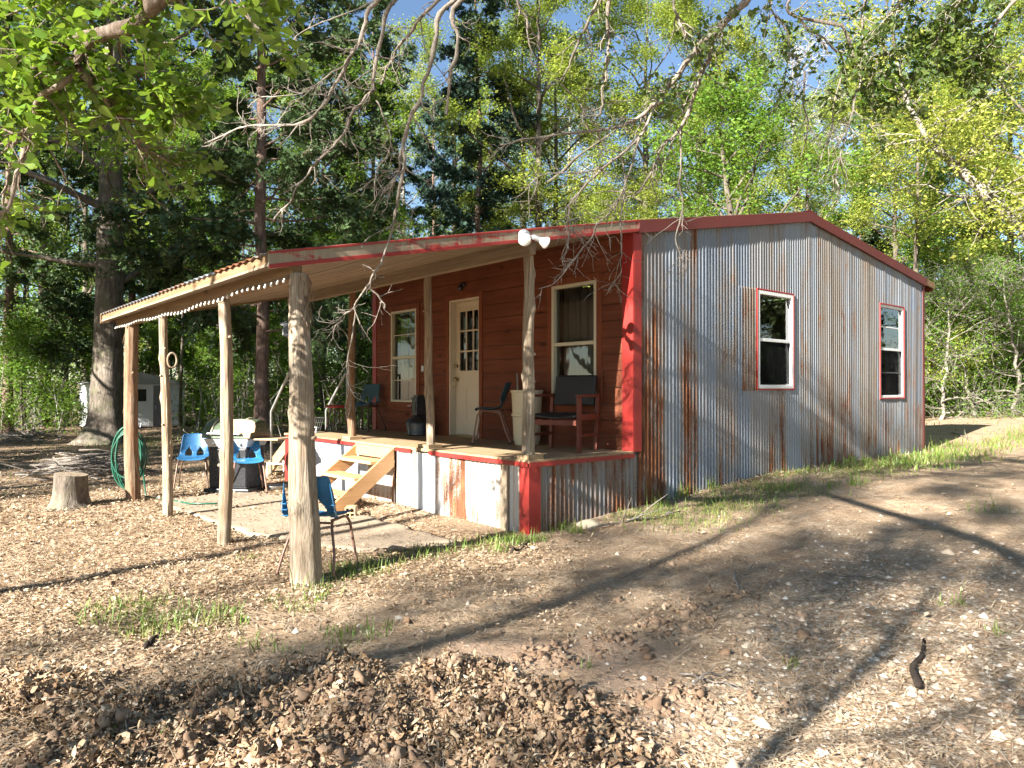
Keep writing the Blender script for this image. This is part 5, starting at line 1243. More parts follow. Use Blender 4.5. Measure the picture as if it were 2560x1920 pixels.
TREES = [  # px, depth, key, name, scale, turn, label
 (655, 19.0, 'cedar1', 'cedar_tree', 1.0, .3, 'tall dark cedar with a straight trunk and tiered boughs, rising behind the canopy roof'),
 (1195, 25, 'cedar2', 'cedar_tree', 1.0, 1.2, 'slender bluish cedar rising behind the middle of the roof'),
 (1085, 33, 'cedar2', 'cedar_tree', .9, 2.6, 'bluish cedar standing just left of and behind the slender bluish cedar'),
 (20, 25, 'cedar1', 'cedar_tree', .9, 4.1, 'dark cedar at the left edge of the wood'),
 (330, 31, 'cedar1', 'cedar_tree', .95, 5.2, 'shaded cedar behind the massive oak'),
 (1480, 36, 'cedar3', 'cedar_tree', 1.15, .5, 'small dark cedar showing above the porch corner light'),
 (2150, 27, 'cedar3', 'cedar_tree', .85, 2.2, 'short green cedar above the right slope of the roof'),
 (2470, 33, 'cedar3', 'cedar_tree', 1.0, 3.2, 'dark cedar deep in the thicket at right'),
 (110, 29, 'green2', 'oak_tree', 1.0, 1.0, 'broad green oak with a dark trunk left of the shed'),
 (395, 35, 'green2', 'oak_tree', 1.0, 2.0, 'tall oak with a grey trunk seen between the massive oak and the tiered cedar'),
 (500, 40, 'spring2', 'broadleaf_tree', 1.0, 3.3, 'yellow green tree far behind the left end of the canopy'),
 (806, 25.5, 'green1', 'oak_tree', 1.0, 4.0, 'dark trunked green tree seen through the porch beside the thick post'),
 (560, 30, 'green1', 'broadleaf_tree', 1.05, .8, 'leafy green tree just left of the tiered cedar'),
 (900, 34, 'spring1', 'broadleaf_tree', 1.15, 1.7, 'bright green tree right of the tiered cedar'),
 (1000, 40, 'airy', 'broadleaf_tree', 1.2, 2.9, 'thin pale trunked tree between the tiered cedar and the bluish cedars'),
 (890, 23, 'sapling', 'sapling', 1.0, .2, 'bright green sapling seen through the far end of the porch'),
 (740, 27, 'sapling', 'sapling', 1.1, 2.2, 'leafy sapling seen just left of the thick post'),
 (1310, 31, 'spring2', 'broadleaf_tree', 1.0, 5.0, 'tall yellow green tree rising right of the bluish cedar'),
 (1420, 40, 'airy', 'broadleaf_tree', 1.15, 1.1, 'hazy tall tree with thin foliage above the porch corner'),
 (1560, 24, 'spring3', 'broadleaf_tree', .72, 3.8, 'low bright green tree just above the cabin front corner'),
 (1650, 38, 'spring1', 'broadleaf_tree', 1.0, 2.3, 'pale spring tree behind the long gable slope'),
 (1985, 33, 'bare', 'bare_tree', 1.1, .7, 'leafless grey tree with fine upright twigs above the ridge'),
 (2240, 25, 'green1', 'broadleaf_tree', .85, 4.6, 'deep green tree behind the back eave'),
 (2080, 40, 'spring2', 'broadleaf_tree', .95, 3.0, 'tall spring tree far behind the ridge'),
 (2440, 27, 'spring1', 'broadleaf_tree', .95, 5.6, 'yellow green tree standing over the thicket at right'),
 (2600, 24, 'spring2', 'broadleaf_tree', .9, .9, 'spreading spring tree at the right edge'),
 (2340, 36, 'airy', 'broadleaf_tree', 1.2, 4.4, 'airy pale barked tree behind the back corner of the cabin'),
 (1760, 42, 'green2', 'broadleaf_tree', 1.0, 5.5, 'dense tree on the far skyline behind the leaning trunk'),
 (700, 44, 'spring2', 'broadleaf_tree', 1.15, 1.9, 'tall spring tree deep in the wood behind the tiered cedar'),
 (1230, 46, 'green2', 'broadleaf_tree', 1.1, 3.6, 'tall green tree deep in the wood behind the bluish cedars'),
 (1400, 27, 'spring1', 'broadleaf_tree', 1.0, 2.0, 'bright spring tree over the middle of the canopy slope'),
 (1750, 29, 'spring2', 'broadleaf_tree', .95, 1.0, 'high spring tree just left of the leaning grey trunk'),
 (2020, 28, 'spring1', 'broadleaf_tree', .8, 3.6, 'spring tree right behind the ridge'),
 (2170, 34, 'spring2', 'broadleaf_tree', .95, 5.2, 'tall spring tree above the short green cedar'),
 (2330, 29, 'green2', 'broadleaf_tree', .8, .6, 'leafy green tree behind the back corner of the cabin'),
 (2520, 31, 'spring2', 'broadleaf_tree', .95, 2.4, 'tall yellow green tree near the right edge'),
 (1130, 38, 'spring2', 'broadleaf_tree', 1.1, 4.0, 'yellow green tree glimpsed between the bluish cedars'),
 (500, 34, 'cedar1', 'cedar_tree', .9, 2.2, 'dark cedar between the massive oak and the tiered cedar'),
 (930, 27, 'cedar1', 'cedar_tree', .75, 3.1, 'dark cedar right of the tiered cedar'),
 (1340, 25, 'spring2', 'broadleaf_tree', .9, 2.8, 'big yellow green tree over the porch corner light'),
 (1620, 27, 'spring2', 'broadleaf_tree', .9, .4, 'big yellow green tree over the cabin front corner'),
 (1860, 31, 'spring1', 'broadleaf_tree', 1.1, 4.2, 'spring tree close behind the leaning grey trunk'),
 (2290, 23, 'spring3', 'broadleaf_tree', .9, 1.2, 'small spring tree right behind the back eave'),
 (2480, 29, 'green1', 'broadleaf_tree', .9, 3.3, 'deep green tree behind the middle of the thicket'),
 (210, 42, 'spring2', 'broadleaf_tree', 1.15, 4.9, 'yellow green tree deep in the wood at far left'),
]
for px, d, key, nm, sc, rz, lab in TREES:
    place(nm, key, lab, 'tree' if nm != 'sapling' else 'sapling', gp(px, d), sc, rz)
# ---- tree with a leaning trunk behind the roof
tb, c, s = grow(41, H=9.5, r0=.21, first=.30, nl=20, spread=2.8, density=50, leaf=.10, lean=(-.16, -.10), ntw=4); proto('lean1', tb, c, s, M['bark'], M['leaf_green'], .6, seed=41)
place('leaning_tree', 'lean1', 'bright green tree with a grey leaning trunk rising behind the ridge', 'tree', gp(1905, 22), 1.0, YAW)
def lean_tree():
    base = gp(2830, 15.5); th = thing('leaning_tree', 'pale barked trunk leaning in from the right edge', 'tree', (base[0], base[1], float(zg(*base))-.1), 0, None, True)
    rs = np.random.default_rng(5)
    path = [np.array([base[0], base[1], float(zg(*base))-.1]), at(2700, 760, 15.8), at(2560, 565, 16), at(2470, 490, 16.2), at(2390, 415, 16.4), at(2320, 350, 16.6), at(2270, 260, 16.8), at(2240, 150, 17), at(2225, 40, 17.2)]
    rad = [.20, .17, .145, .125, .10, .075, .05, .035, .02]
    tubes = [(np.array(path), np.array(rad))]; ends = []
    for i in range(2, 9):
        for _ in range(4):
            d = rs.normal(0, 1, 3); d[2] = abs(d[2])*.8; l, dd = wander(path[i], d, rs.uniform(1.0, 2.6), 6, rs, .2, .05); tubes.append((l, np.linspace(.035, .008, 7)))
            for _ in range(6):
                m_ = rs.integers(1, 7); b, d2 = wander(l[m_], rotdir(l[m_]-l[m_-1], .8, rs), rs.uniform(.4, 1.0), 4, rs, .25); tubes.append((b, np.linspace(.012, .005, 5))); ends.append(b)
    o_ = np.array(OFF[th]); v, f = merge_tubes(tubes[:1], 12); v2, f2 = merge_tubes(tubes[1:], 4)
    np_obj('trunk', np.concatenate([v, v2])-o_, np.concatenate([f, f2+len(v)]), M['bark_mid'], th, None, True)
    c = np.concatenate([b[rs.integers(1, 5, 70)] for b in ends])+rs.normal(0, .26, (70*len(ends), 3)); s = .08*rs.lognormal(0, .25, len(c))
    lv, lf = leaf_cloud(c-o_, s, rs, .6); np_obj('crown', lv, lf, M['leaf_spring'], th, dict(rnd=np.repeat(rs.uniform(.3, 1, len(c)), 4)))
lean_tree()
# ---- shrubs of the thicket
SHR = [(2345, 21.5, 'tangle', .95, 0, 'grey tangle of leafless twigs just right of the cabin back corner'), (2440, 22.5, 'tangle', 1.05, 2, 'wide grey twig tangle in the middle of the right thicket'), (2540, 21.5, 'tangle', 1.0, 4, 'grey twig tangle at the right edge of the picture'),
       (2390, 25.5, 'bush', 1.0, 1, 'green bush behind the twig tangle next to the cabin'), (2490, 25.5, 'bush', 1.1, 3, 'green bush behind the middle twig tangle'), (2590, 24, 'bush', 1.1, 5, 'green bush at the right edge of the clearing'),
       (60, 24.5, 'bush', 1.2, 2, 'dark green bush at the left edge of the wood'), (160, 28, 'bush', 1.3, 4, 'green bush left of the white shed'), (430, 31, 'bush', 1.4, 1, 'green bush behind the shed roof'), (540, 29, 'bush', 1.1, 3, 'bush between the shed and the tiered cedar'),
       (725, 28, 'bush', 1.3, 5, 'bush behind the stair handrails'), (860, 29, 'bush', 1.5, .5, 'bright bush seen beyond the far end of the porch'), (600, 33, 'bush', 1.5, 2.5, 'bush in the shade behind the grill')]
for px, d, key, sc, rz, lab in SHR: place('shrub', key, lab, 'shrub', gp(px, d), sc, rz, 'shrubs at the edge of the wood')
# ---- slim young trunks along the left wood
tb, c, s = grow(43, H=12, r0=.055, first=.35, nl=14, spread=1.5, density=22, leaf=.10, ntw=3); proto('slim', tb, c, s, M['bark'], M['leaf_green'], .6, seed=43)
SLIM = [(62, 27, 'slim trunk at the far left between the brush and the green oak'), (168, 30, 'slim trunk just left of the shed'), (300, 33, 'slim trunk between the massive oak and the reddish post'), (452, 28, 'slim trunk right of the shed front'), (505, 34, 'slim trunk behind the brightly lit post'), (612, 29, 'slim trunk left of the tiered cedar trunk'), (705, 30, 'slim trunk right of the tiered cedar trunk'), (765, 35, 'slim trunk hidden behind the thick post'), (845, 31, 'slim trunk beyond the far handrail'), (893, 36, 'slim trunk beside the far porch corner')]
for i_, (px, d, lab) in enumerate(SLIM): place('young_tree', 'slim', lab, 'tree', gp(px, d), 1.0, i_*1.3, 'slim young trunks in the left wood')
# ---- far wood: one mass
def far_wood():
    rs = np.random.default_rng(66); tubes = []; C = []; S = []
    for k in range(150):
        px = rs.uniform(-500, 3000); d = rs.uniform(46, 78); x, y = gp(px, d); z = float(zg(x, y)); H = rs.uniform(9, 16)*(1.15 if px < 1100 else .82)
        tubes.append((np.array([(x, y, z-.2), (x+rs.normal(0, .3), y+rs.normal(0, .3), z+H*.5), (x+rs.normal(0, .5), y+rs.normal(0, .5), z+H)]), np.array([.16, .11, .03])*rs.uniform(.6, 1.4)))
        n = int(rs.uniform(500, 950)); nb = rs.integers(12, 22); bc = np.stack([rs.normal(0, 1.5, nb), rs.normal(0, 1.5, nb), rs.uniform(.12, 1, nb)*H], -1); i = rs.integers(0, nb, n)
        C.append(bc[i]+rs.normal(0, .65, (n, 3))+[x, y, z]); S.append(rs.uniform(.16, .34, n))
    c = np.concatenate(C); v, f = leaf_cloud(c, np.concatenate(S), rs, .7, .3); tv, tf = merge_tubes(tubes, 5)
    o = np_obj('far_wood', v, f, M['leaf_green'], None, dict(rnd=np.repeat(np.clip(.5*fbm(c*.12, 2, 3)+.5+rs.normal(0, .2, len(c)), 0, 1), 4))); tag(o, 'far off spring wood closing the view', 'wood', None, 'stuff')
    o = np_obj('far_trunks', tv, tf, M['bark'], o, None, True)
far_wood()
def undergrowth():
    rs = np.random.default_rng(67); C = []; S = []; stems = []
    n0 = 1100
    for k in range(n0):
        if rs.random() < .78: px = rs.uniform(-150, 930); d = rs.uniform(21, 46)
        else: px = rs.uniform(2290, 2900); d = rs.uniform(22.5, 40)
        x, y = gp(px, d); z = float(zg(x, y)); h = rs.uniform(.4, 2.4)
        if (-28 < x < -23.5 and -1 < y < 4.5) or (170 < px < 480 and d < 30): continue
        stems.append((np.array([(x, y, z-.05), (x+rs.normal(0, .2), y+rs.normal(0, .2), z+h*.6), (x+rs.normal(0, .35), y+rs.normal(0, .35), z+h*1.2)]), np.array([.012, .009, .003])))
        n = rs.integers(25, 75); C.append(np.array([x, y, z+h*.75])+rs.normal(0, 1, (n, 3))*[.45, .45, h*.32]); S.append(rs.uniform(.06, .14, n))
    c = np.concatenate(C); c[:, 2] = np.maximum(c[:, 2], zg(c[:, 0], c[:, 1])+.03)
    v, f = leaf_cloud(c, np.concatenate(S), rs, .55, .6); o = np_obj('undergrowth', v, f, M['leaf_green'], None, dict(rnd=np.repeat(rs.uniform(0, .9, len(c)), 4))); tag(o, 'leafy undergrowth on the floor of the wood', 'undergrowth', None, 'stuff')
    v, f = merge_tubes(stems, 3); np_obj('undergrowth_stems', v, f, M['bark_pale'], o, None, True)
undergrowth()
# ---- trees standing south of the camera, whose shade falls across the yard
SOUTH = SOUTH_LIST = [(.05, -11.5, 'snag', 1.0, 0), (3.3, -13, 'half', 1.05, 2), (4.9, -27, 'airy', 1.0, 1), (-13, -9.5, 'green2', 1.0, 2), (-19, -8.5, 'green1', 1.1, 3), (-29, -11, 'green2', 1.0, 4), (-10.2, -14, 'green1', .95, 5), (-16, -16, 'green2', 1.05, 1.5), (-18, -20, 'spring2', 1.0, .5), (-30, -13, 'green2', 1.1, 2.2), (8.2, -15, 'airy', .95, 3.4), (-10.5, -8.8, 'green1', .9, 3.0), (-15.5, -7.6, 'spring1', .95, .4), (-18.6, -8.0, 'green2', .9, 5.0), (13, 3, 'green1', 1.0, 1.0), (14, 11, 'green2', 1.0, 2.6), (10.5, 19, 'spring2', .9, 4.2), (16, -3, 'green2', 1.0, .3), (20, 20, 'green2', 1.1, 5.1), (6.5, 20, 'green1', .8, 1.1), (9.5, 25, 'green2', .95, 3.1), (13, 31, 'spring1', 1.0, 2.1), (5.0, -10.8, 'airy', .48, 3.9), (7.5, 32, 'green2', 1.0, .1), (-7.2, -9.0, 'spring3', .9, 2.7), (-12.2, -7.8, 'green1', .8, 4.4), (7.2, 21.5, 'cedar1', .7, 1.0), (5.8, 18, 'cedar3', .9, 2.0), (9.8, 22, 'cedar3', 1.1, 4.0), (9, 15, 'cedar3', .9, 5.0)]
NAMES_S = ['dead snag standing south of the canopy', 'slender tree south of the gable wall', 'thin leaved tree far south of the camera', 'dense oak left of the yard, closest to the canopy', 'dense tree left of the yard on the way to the shed', 'dense oak south of the shed', 'dense tree farther left of the yard', 'dense oak deep to the left of the yard', 'spring tree deep to the left of the yard', 'dense oak far south of the shed', 'thin leaved tree on the right behind the camera', 'dense tree just left of the yard', 'spring tree left of the yard', 'dense oak left of the yard, nearer the shed', 'dense tree east of the gable wall', 'dense oak east of the gable wall, farther back', 'spring tree east of the clearing', 'dense oak east of the camera', 'dense oak beyond the clearing to the east', 'green tree at the east side of the clearing', 'dense oak on the far east side of the clearing', 'spring tree far beyond the clearing to the east', 'small thin leaved tree behind the camera', 'dense oak far beyond the clearing', 'low spring tree just left of the stump', 'dense low tree left of the stump', 'tall cedar at the east side of the clearing', 'short cedar nearest the east side of the clearing', 'short cedar east of the clearing', 'short cedar east of the cabin back corner']
for (x, y, k, sc, rz), lab in zip(SOUTH, NAMES_S): place('broadleaf_tree', k, lab, 'tree', (x, y), sc, rz)

# ---- overhanging limbs of the two trees that stand beside and behind the camera
rs_limb = np.random.default_rng(404)
def limb(px_pts, w_px):
    """traced limb: (px, py, depth) way points, thickness in photo pixels at both ends -> real 3-D polyline and radii"""
    p = np.array([at(*q) for q in px_pts]); d = np.array([q[2] for q in px_pts])
    n = max(8, 5*len(p)); t0 = np.linspace(0, 1, len(p)); t = np.linspace(0, 1, n)
    def cr(k):
        x = p[:, k]; m_ = np.gradient(x, t0); i = np.clip(np.searchsorted(t0, t)-1, 0, len(p)-2); h = t0[i+1]-t0[i]; s = (t-t0[i])/h
        return (2*s**3-3*s**2+1)*x[i]+(s**3-2*s**2+s)*h*m_[i]+(-2*s**3+3*s**2)*x[i+1]+(s**3-s**2)*h*m_[i+1]
    q = np.stack([cr(0), cr(1), cr(2)], -1)
    rad = np.linspace(w_px[0], w_px[1], n)/2*np.interp(t, t0, d)/FPX*.78
    wob = rs_limb.normal(0, 1, (n, 3)); wob[1:-1] = (wob[:-2]+wob[1:-1]*1.2+wob[2:])/3.2; wob[0] = 0
    q = q+wob*(.006+.5*rad[:, None])
    return q, rad*(1+.16*rs_limb.normal(0, 1, n))
def sprout(q, r, rs, n, L, depth=2, droop=.25, out=None, ang_=(.5, 1.2), rmax=.010, frm=.2):
    """bare side twigs along a limb, forking again"""
    out = [] if out is None else out
    for _ in range(n):
        i = rs.integers(int(len(q)*frm), len(q)-1); d = rotdir(q[i+1]-q[i], rs.uniform(*ang_), rs); d[2] -= droop*rs.uniform(0, 1)
        l, dd = wander(q[i], d, L*rs.uniform(.4, 1.25), 5, rs, .26, .03)
        rr0 = min(r[i]*.6, rmax); out.append((l, np.linspace(rr0, max(.0016, rr0*.35), 6)))
        if depth > 1: sprout(l, np.full(6, rr0*.8), rs, rs.integers(2, 5), L*.45, depth-1, droop*.6, out, ang_, rr0*.7, .1)
    return out
def near_leaves(lines, rs, per, size, spread_):
    c, ax = [], []
    for l in lines:
        for _ in range(per):
            i = rs.integers(1, len(l)); d = l[i]-l[i-1]; d = d/np.linalg.norm(d)
            a = rotdir(d, rs.uniform(.3, 1.1), rs); a[2] -= .25; s = size
            c.append(l[i]+a*s*.55+rs.normal(0, spread_, 3)); ax.append(a)
    c = np.array(c); return c, size*rs.lognormal(0, .22, len(c)), np.array(ax)
def overhang(name, label, trunk_xy, H, r0, limbs, twigs, leaves, bark, leafmat, seed):
    """leaves: list of twig lines to dress with leaves"""
    th = thing(name, label, 'tree', (trunk_xy[0], trunk_xy[1], float(zg(*trunk_xy))-.1), 0, None, True)
    o_ = np.array(OFF[th]); rs = np.random.default_rng(seed); k = 12; t_ = np.linspace(0, 1, k)
    tr = np.stack([trunk_xy[0]+.1*np.sin(t_*4), trunk_xy[1]+.1*np.cos(t_*3), o_[2]+H*t_], -1)
    v, f = merge_tubes([(tr, r0*(1-.75*t_))], 14)
    np_obj('trunk', v-o_, f, M['bark'], th, None, True)
    v1, f1 = merge_tubes(limbs, 10); v2, f2 = merge_tubes(twigs, 5)
    np_obj('limbs', np.concatenate([v1, v2])-o_, np.concatenate([f1, f2+len(v1)]), bark, th, None, True)
    for (c, s, ax, shape, mat) in leaves:
        lv, lf = leaf_cloud(c-o_, s, rs, .62, .35, shape, ax, .15); np_obj('crown', lv, lf, mat, th, dict(rnd=np.repeat(rs.uniform(0, 1, len(c)), len(shape))))
    return tr
# left: leafy oak limb close to the camera
rs = np.random.default_rng(91)
LA = [limb([(620, -330, 3.3), (500, -120, 3.5), (415, 5, 3.7), (340, 52, 3.8), (255, 82, 3.9), (205, 125, 4.0), (200, 172, 4.0)], (58, 30)),
      limb([(255, 84, 3.9), (160, 120, 4.0), (95, 165, 4.1), (48, 205, 4.2), (-40, 300, 4.3)], (28, 18)),
      limb([(202, 170, 4.0), (140, 215, 4.0), (100, 250, 4.05), (85, 320, 4.1), (60, 390, 4.1), (45, 430, 4.1), (18, 510, 4.1), (-20, 560, 4.1)], (22, 8)),
      limb([(205, 185, 4.0), (245, 230, 4.1), (285, 275, 4.2), (330, 320, 4.4), (350, 365, 4.5), (395, 390, 4.6), (440, 385, 4.7)], (24, 6)),
      limb([(85, 320, 4.1), (45, 335, 4.2), (20, 400, 4.3), (5, 520, 4.4)], (14, 7)),
      limb([(100, 140, 4.1), (40, 140, 4.2), (-60, 130, 4.3)], (10, 8)),
      limb([(-60, 60, 4.6), (60, 25, 4.5), (130, 5, 4.4), (200, -40, 4.3)], (5, 7)),
      limb([(520, -110, 3.5), (560, -20, 3.6), (590, 20, 3.7), (640, 25, 3.8)], (16, 5)),
      limb([(700, -90, 3.9), (720, -20, 3.9), (735, 25, 3.95)], (8, 4)),
      limb([(300, 90, 3.9), (300, 130, 4.0), (340, 190, 4.1), (400, 250, 4.2), (450, 300, 4.2)], (9, 4))]
tw = []
for i_, (q, r) in enumerate(LA[:8]+LA[9:]):
    sprout(q, r, rs, [16, 14, 16, 20, 8, 8, 8, 4, 14][i_], .42, 2, .25, tw, (.4, 1.2), .007)
rs2 = np.random.default_rng(92)
def leafy(lines, frac, fn): return [l for l, r in lines if rs2.random() < frac and fn(l)]
def pxof(p):
    d = np.asarray(p)-CAM; z = d@FW; return 1280+FPX*(d@RT)/z, 960-FPX*(d@UP)/z
ok_l = lambda l: (pxof(l[-1])[1] < 330+.0*pxof(l[-1])[0] or rs2.random() < .25)
c, s, ax = near_leaves(leafy(tw, .95, ok_l), rs, 13, .066, .022)
c2, s2, ax2 = near_leaves([LA[8][0], LA[7][0][-14:]], rs, 26, .085, .03)
trA = (6.0, -9.0)
topA = np.array([trA[0], trA[1], 4.2])
LA[0] = (np.concatenate([np.array([topA, topA*.6+LA[0][0][0]*.4+[0, 0, .25]]), LA[0][0]]), np.concatenate([[.085, .075], LA[0][1]]))
LA[8] = (np.concatenate([np.array([LA[0][0][2]]), LA[8][0]]), np.concatenate([[.012], LA[8][1]]))
LA[6] = (np.concatenate([LA[6][0], np.array([LA[0][0][6]])]), np.concatenate([LA[6][1], [.012]]))
overhang('oak_tree', 'leafy oak whose thick limb reaches in over the upper left corner', trA, 6.5, .24, LA, tw,
         [(np.concatenate([c, c2]), np.concatenate([s, s2]), np.concatenate([ax, ax2]), OBOV, M['leaf_oak'])], M['bark_limb'], M['leaf_oak'], 1)
# centre and right: bare hanging branches of a second tree
rs = np.random.default_rng(95)
Z = lambda x, y, d: (x*.63+500, y*.63, d)          # traced on a 0.63 enlargement
Y = lambda x, y, d: (x*.63+1200, y*.63, d)
LB = [limb([(1160, -140, 4.9), Z(700, 0, 5.0), Z(655, 100, 5.05), Z(620, 190, 5.1), Z(565, 290, 5.2), Z(500, 400, 5.25), Z(420, 480, 5.3), Z(310, 500, 5.35), Z(240, 495, 5.4), Z(140, 515, 5.5), Z(20, 570, 5.6)], (16, 4)),
      limb([(1190, -140, 5.3), Z(775, 0, 5.4), Z(725, 150, 5.45), Z(690, 300, 5.5), Z(680, 370, 5.5), Z(610, 440, 5.55), Z(560, 540, 5.6), Z(500, 610, 5.6), Z(430, 680, 5.7), Z(360, 790, 5.7), Z(280, 880, 5.8)], (15, 4)),
      limb([(1370, -140, 4.6), Z(1000, 0, 4.7), Z(935, 150, 4.75), Z(910, 270, 4.8), Z(870, 390, 4.85), Z(815, 540, 4.9), Z(810, 640, 4.9), Z(785, 770, 4.95), Z(775, 870, 5.0), (960, 640, 5.0), (925, 700, 5.05), (890, 760, 5.1)], (17, 5)),
      limb([(1410, -140, 4.5), Z(1035, 0, 4.6), Z(1020, 170, 4.65), Z(990, 300, 4.7), Z(980, 460, 4.75)], (20, 9)),
      limb([(1340, -140, 5.6), Z(950, 0, 5.7), Z(830, 130, 5.8), Z(760, 230, 5.9), Z(720, 330, 6.0)], (13, 5)),
      limb([Z(700, 400, 5.5), Z(740, 480, 5.5), Z(755, 580, 5.55), Z(700, 690, 5.6), Z(690, 790, 5.6)], (5, 3)),
      limb([Z(800, 590, 4.9), Z(780, 700, 4.95), Z(740, 800, 5.0)], (7, 3)),
      limb([(905, 735, 5.05), (880, 770, 5.1), (845, 800, 5.1), (830, 850, 5.1)], (4, 2.5)),
      limb([(915, 715, 5.05), (950, 745, 5.1), (965, 770, 5.1)], (6, 5)),
      limb([(890, 760, 5.1), (882, 830, 5.1), (868, 920, 5.1), (872, 990, 5.1)], (4.5, 3)),
      limb([Z(700, 0, 5.0), Z(560, 60, 5.2), Z(400, 130, 5.4), Z(330, 190, 5.5)], (5, 2.5)),
      limb([Z(620, 190, 5.1), Z(560, 260, 5.1), Z(470, 330, 5.2), Z(400, 370, 5.3), Z(260, 385, 5.4), Z(190, 420, 5.5)], (6, 2.5))]
tb_ = []
for i_, (q, r) in enumerate(LB): sprout(q, r, rs, [34, 24, 16, 6, 12, 14, 12, 10, 3, 6, 9, 14][i_], .26, 2, .15, tb_, (.5, 1.25), .0055, .25)
LC = [limb([(1990, -150, 5.2), Y(1075, 0, 5.4), Y(950, 110, 5.5), Y(860, 190, 5.6), Y(790, 290, 5.7), Y(720, 390, 5.8), Y(660, 440, 5.9), Y(560, 500, 6.0), Y(400, 525, 6.1), Y(200, 545, 6.2), Y(80, 580, 6.3)], (24, 5)),
      limb([Y(930, 130, 5.5), Y(905, 260, 5.6), Y(850, 370, 5.65), Y(795, 510, 5.7), Y(735, 580, 5.75), Y(690, 660, 5.8), Y(640, 750, 5.85), Y(570, 800, 5.9)], (15, 4)),
      limb([Y(795, 510, 5.7), Y(797, 640, 5.7), Y(792, 740, 5.7), Y(803, 840, 5.7), (1690, 600, 5.7), (1715, 680, 5.7)], (7, 3)),
      limb([Y(770, 300, 5.7), Y(700, 410, 5.7), Y(640, 530, 5.7), Y(560, 610, 5.75), Y(450, 700, 5.8), Y(370, 790, 5.8), Y(350, 850, 5.8), Y(365, 900, 5.8), (1425, 590, 5.8), (1420, 625, 5.8)], (9, 5)),
      limb([Y(640, 530, 5.7), Y(590, 690, 5.75), Y(550, 800, 5.8), Y(470, 880, 5.8), (1480, 590, 5.8), (1430, 660, 5.8), (1380, 710, 5.8), (1350, 720, 5.8)], (7, 3)),
      limb([Y(560, 620, 5.75), Y(575, 740, 5.8), Y(560, 880, 5.8), (1552, 620, 5.8), (1550, 680, 5.8), (1525, 720, 5.8)], (6, 3)),
      limb([(1275, -120, 5.0), Y(140, 0, 5.1), Y(185, 80, 5.15), Y(200, 190, 5.2), Y(210, 270, 5.2)], (10, 4)),
      limb([(1520, -130, 5.0), Y(470, 0, 5.1), Y(405, 130, 5.2), Y(360, 230, 5.25), Y(325, 320, 5.3)], (12, 5)),
      limb([(1525, -130, 4.9), Y(505, 0, 5.0), Y(512, 130, 5.1), Y(515, 230, 5.1), Y(490, 330, 5.15), Y(485, 430, 5.2), Y(465, 470, 5.2)], (13, 7)),
      limb([(1680, -120, 5.2), Y(765, 0, 5.3), Y(790, 90, 5.35), Y(830, 160, 5.4)], (11, 8)),
      limb([Y(320, 330, 5.3), Y(390, 410, 5.4), Y(415, 510, 5.5)], (5, 3)),
      limb([Y(560, 620, 5.75), Y(420, 680, 5.9), Y(260, 690, 6.0), Y(190, 740, 6.0)], (6, 3))]
tc_ = []
for i_, (q, r) in enumerate(LC): sprout(q, r, rs, [40, 26, 12, 22, 18, 12, 8, 10, 10, 6, 5, 8][i_], .30, 2, .2, tc_, (.5, 1.25), .006, .15)
trB = (8.0, -6.3); hubB = np.array([7.2, -5.4, 5.4])
def join(L, k, hub, r_): L[k] = (np.concatenate([np.array([hub, hub*.5+L[k][0][0]*.5+[0, 0, .35]]), L[k][0]]), np.concatenate([[r_, r_*.8], L[k][1]]))
for L, ks in ((LB, (0, 1, 2, 3, 4)), (LC, (0, 6, 7, 8, 9))):
    for k in ks: join(L, k, hubB+rs.normal(0, .12, 3), .03)
# upper right: small leaved sprays with shade put into the leaf colour
U = lambda x, y, d: (x*.63+1860, y*.63, d)
LD = [limb([(2520, -200, 5.6), U(900, -60, 5.8), U(820, 60, 6.0), U(760, 170, 6.1), U(700, 260, 6.2), U(640, 400, 6.3)], (14, 5)),
      limb([(2700, -150, 5.8), U(1080, 0, 6.0), U(980, 120, 6.1), U(900, 220, 6.2), U(820, 300, 6.3)], (12, 5)),
      limb([(2300, -160, 5.6), U(640, -20, 5.8), U(560, 80, 5.9), U(500, 130, 6.0)], (10, 5)),
      limb([(2100, -160, 5.8), U(180, 0, 6.0), U(230, 90, 6.1), U(330, 160, 6.2), U(390, 250, 6.3), U(360, 400, 6.3), U(340, 540, 6.3), U(300, 640, 6.3)], (10, 3)),
      limb([U(390, 100, 6.1), U(440, 220, 6.2), U(460, 320, 6.2), U(430, 430, 6.2), U(400, 560, 6.2), U(365, 700, 6.3), U(380, 760, 6.3)], (9, 3)),
      limb([(2230, -140, 6.0), U(480, 0, 6.1), U(470, 150, 6.2), U(500, 300, 6.2), U(540, 420, 6.3)], (9, 4)),
      limb([U(240, 280, 6.2), U(235, 400, 6.2), U(250, 500, 6.2), U(230, 620, 6.3)], (6, 3)),
      limb([(1960, -120, 6.0), U(100, 0, 6.1), U(170, 120, 6.2), U(180, 240, 6.2)], (8, 4))]
td_ = []
for i_, (q, r) in enumerate(LD): sprout(q, r, rs, [20, 18, 10, 16, 14, 10, 6, 8][i_], .42, 2, .2, td_, (.4, 1.1), .006, .1)
rs2 = np.random.default_rng(97)
def ok_d(l):
    x, y = pxof(l[-1]); return (y < 300 and rs2.random() < (1. if x > 2120 else .45)) or rs2.random() < .06
cD, sD, axD = near_leaves([l for l, r in td_ if ok_d(l)], rs, 12, .052, .03)
def ok_c(l):
    x, y = pxof(l[-1]); return y < 260 and x > 1400 and rs2.random() < .6
cC, sC, axC = near_leaves([l for l, r in tc_ if ok_c(l)], rs, 5, .05, .03)
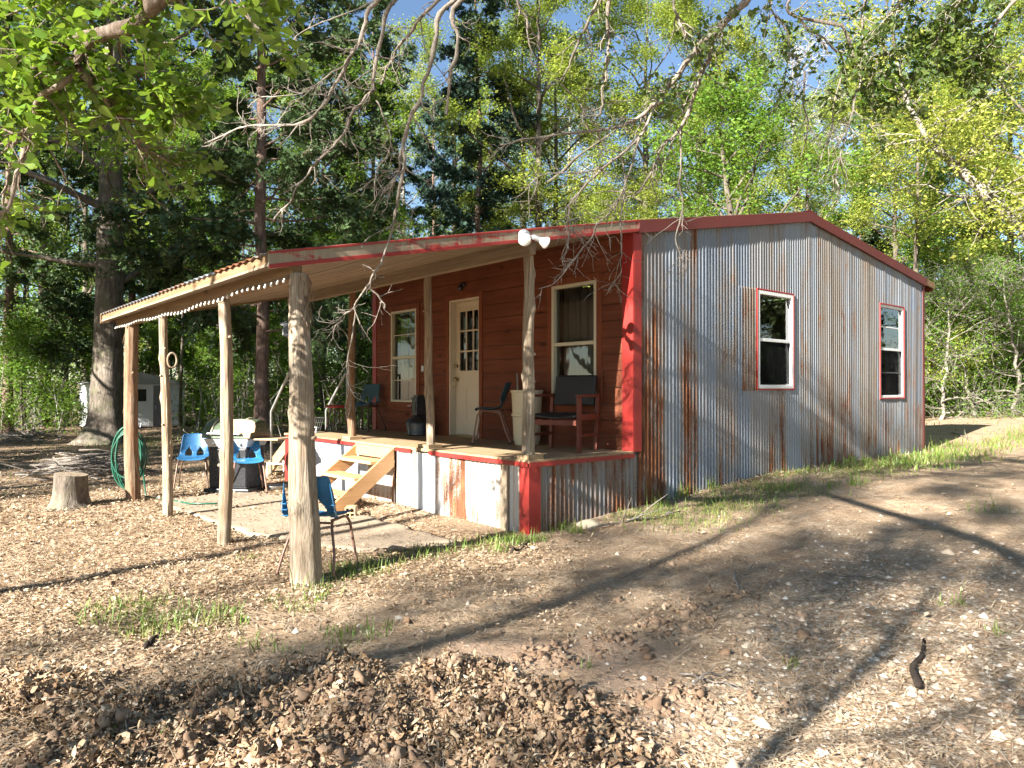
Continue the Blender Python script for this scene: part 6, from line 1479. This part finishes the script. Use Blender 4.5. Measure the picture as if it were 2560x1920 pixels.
for k in (0, 1, 2, 3, 5, 7): join(LD, k, hubB+[.2, .1, .2]+rs.normal(0, .12, 3), .03)
LD[4] = (np.concatenate([np.array([LD[3][0][12]]), LD[4][0]]), np.concatenate([[.012], LD[4][1]]))
overhang('oak_tree', 'oak beside the camera whose bare branches hang down before the porch and gable', trB, 6.3, .26, LB+LC+LD, tb_+tc_+td_,
         [(np.concatenate([cD, cC]), np.concatenate([sD, sC]), np.concatenate([axD, axC]), OBOV, M['leaf_shaded'])], M['bark_twig'], None, 2)
# ================================================================== light
SUN_EL, SUN_AZ = R(26.4), (.13, -1.0)
sl = bpy.data.lights.new('sun', 'SUN'); sl.energy = 5.0; sl.angle = R(.53); sl.color = (1.0, .955, .88)
so = bpy.data.objects.new('sun', sl); link(so)
sd = Vector((SUN_AZ[0], SUN_AZ[1], 0)).normalized()*math.cos(SUN_EL)+Vector((0, 0, math.sin(SUN_EL)))
so.rotation_euler = sd.to_track_quat('Z', 'Y').to_euler(); so.location = (0, -10, 15)
w = bpy.data.worlds.new('World'); scene.world = w; w.use_nodes = True
bg = w.node_tree.nodes['Background']; sky = w.node_tree.nodes.new('ShaderNodeTexSky'); sky.sky_type = 'NISHITA'; sky.sun_disc = False
sky.sun_elevation = SUN_EL; sky.sun_rotation = math.atan2(SUN_AZ[0], SUN_AZ[1]); sky.air_density = 1.0; sky.dust_density = .25; sky.ozone_density = 2.5
w.node_tree.links.new(sky.outputs[0], bg.inputs[0]); bg.inputs[1].default_value = .046
vs_ = scene.view_settings; vs_.view_transform = 'Standard'; vs_.look = 'None'; vs_.exposure = 2.25; vs_.gamma = 1.0
scene.render.engine = 'CYCLES'
cy = scene.cycles; cy.max_bounces = 5; cy.diffuse_bounces = 2; cy.glossy_bounces = 2; cy.transmission_bounces = 3; cy.transparent_max_bounces = 6
cy.use_denoising = True; cy.sample_clamp_indirect = 6; cy.caustics_reflective = False; cy.caustics_refractive = False
cy.use_adaptive_sampling = True; cy.adaptive_threshold = .02
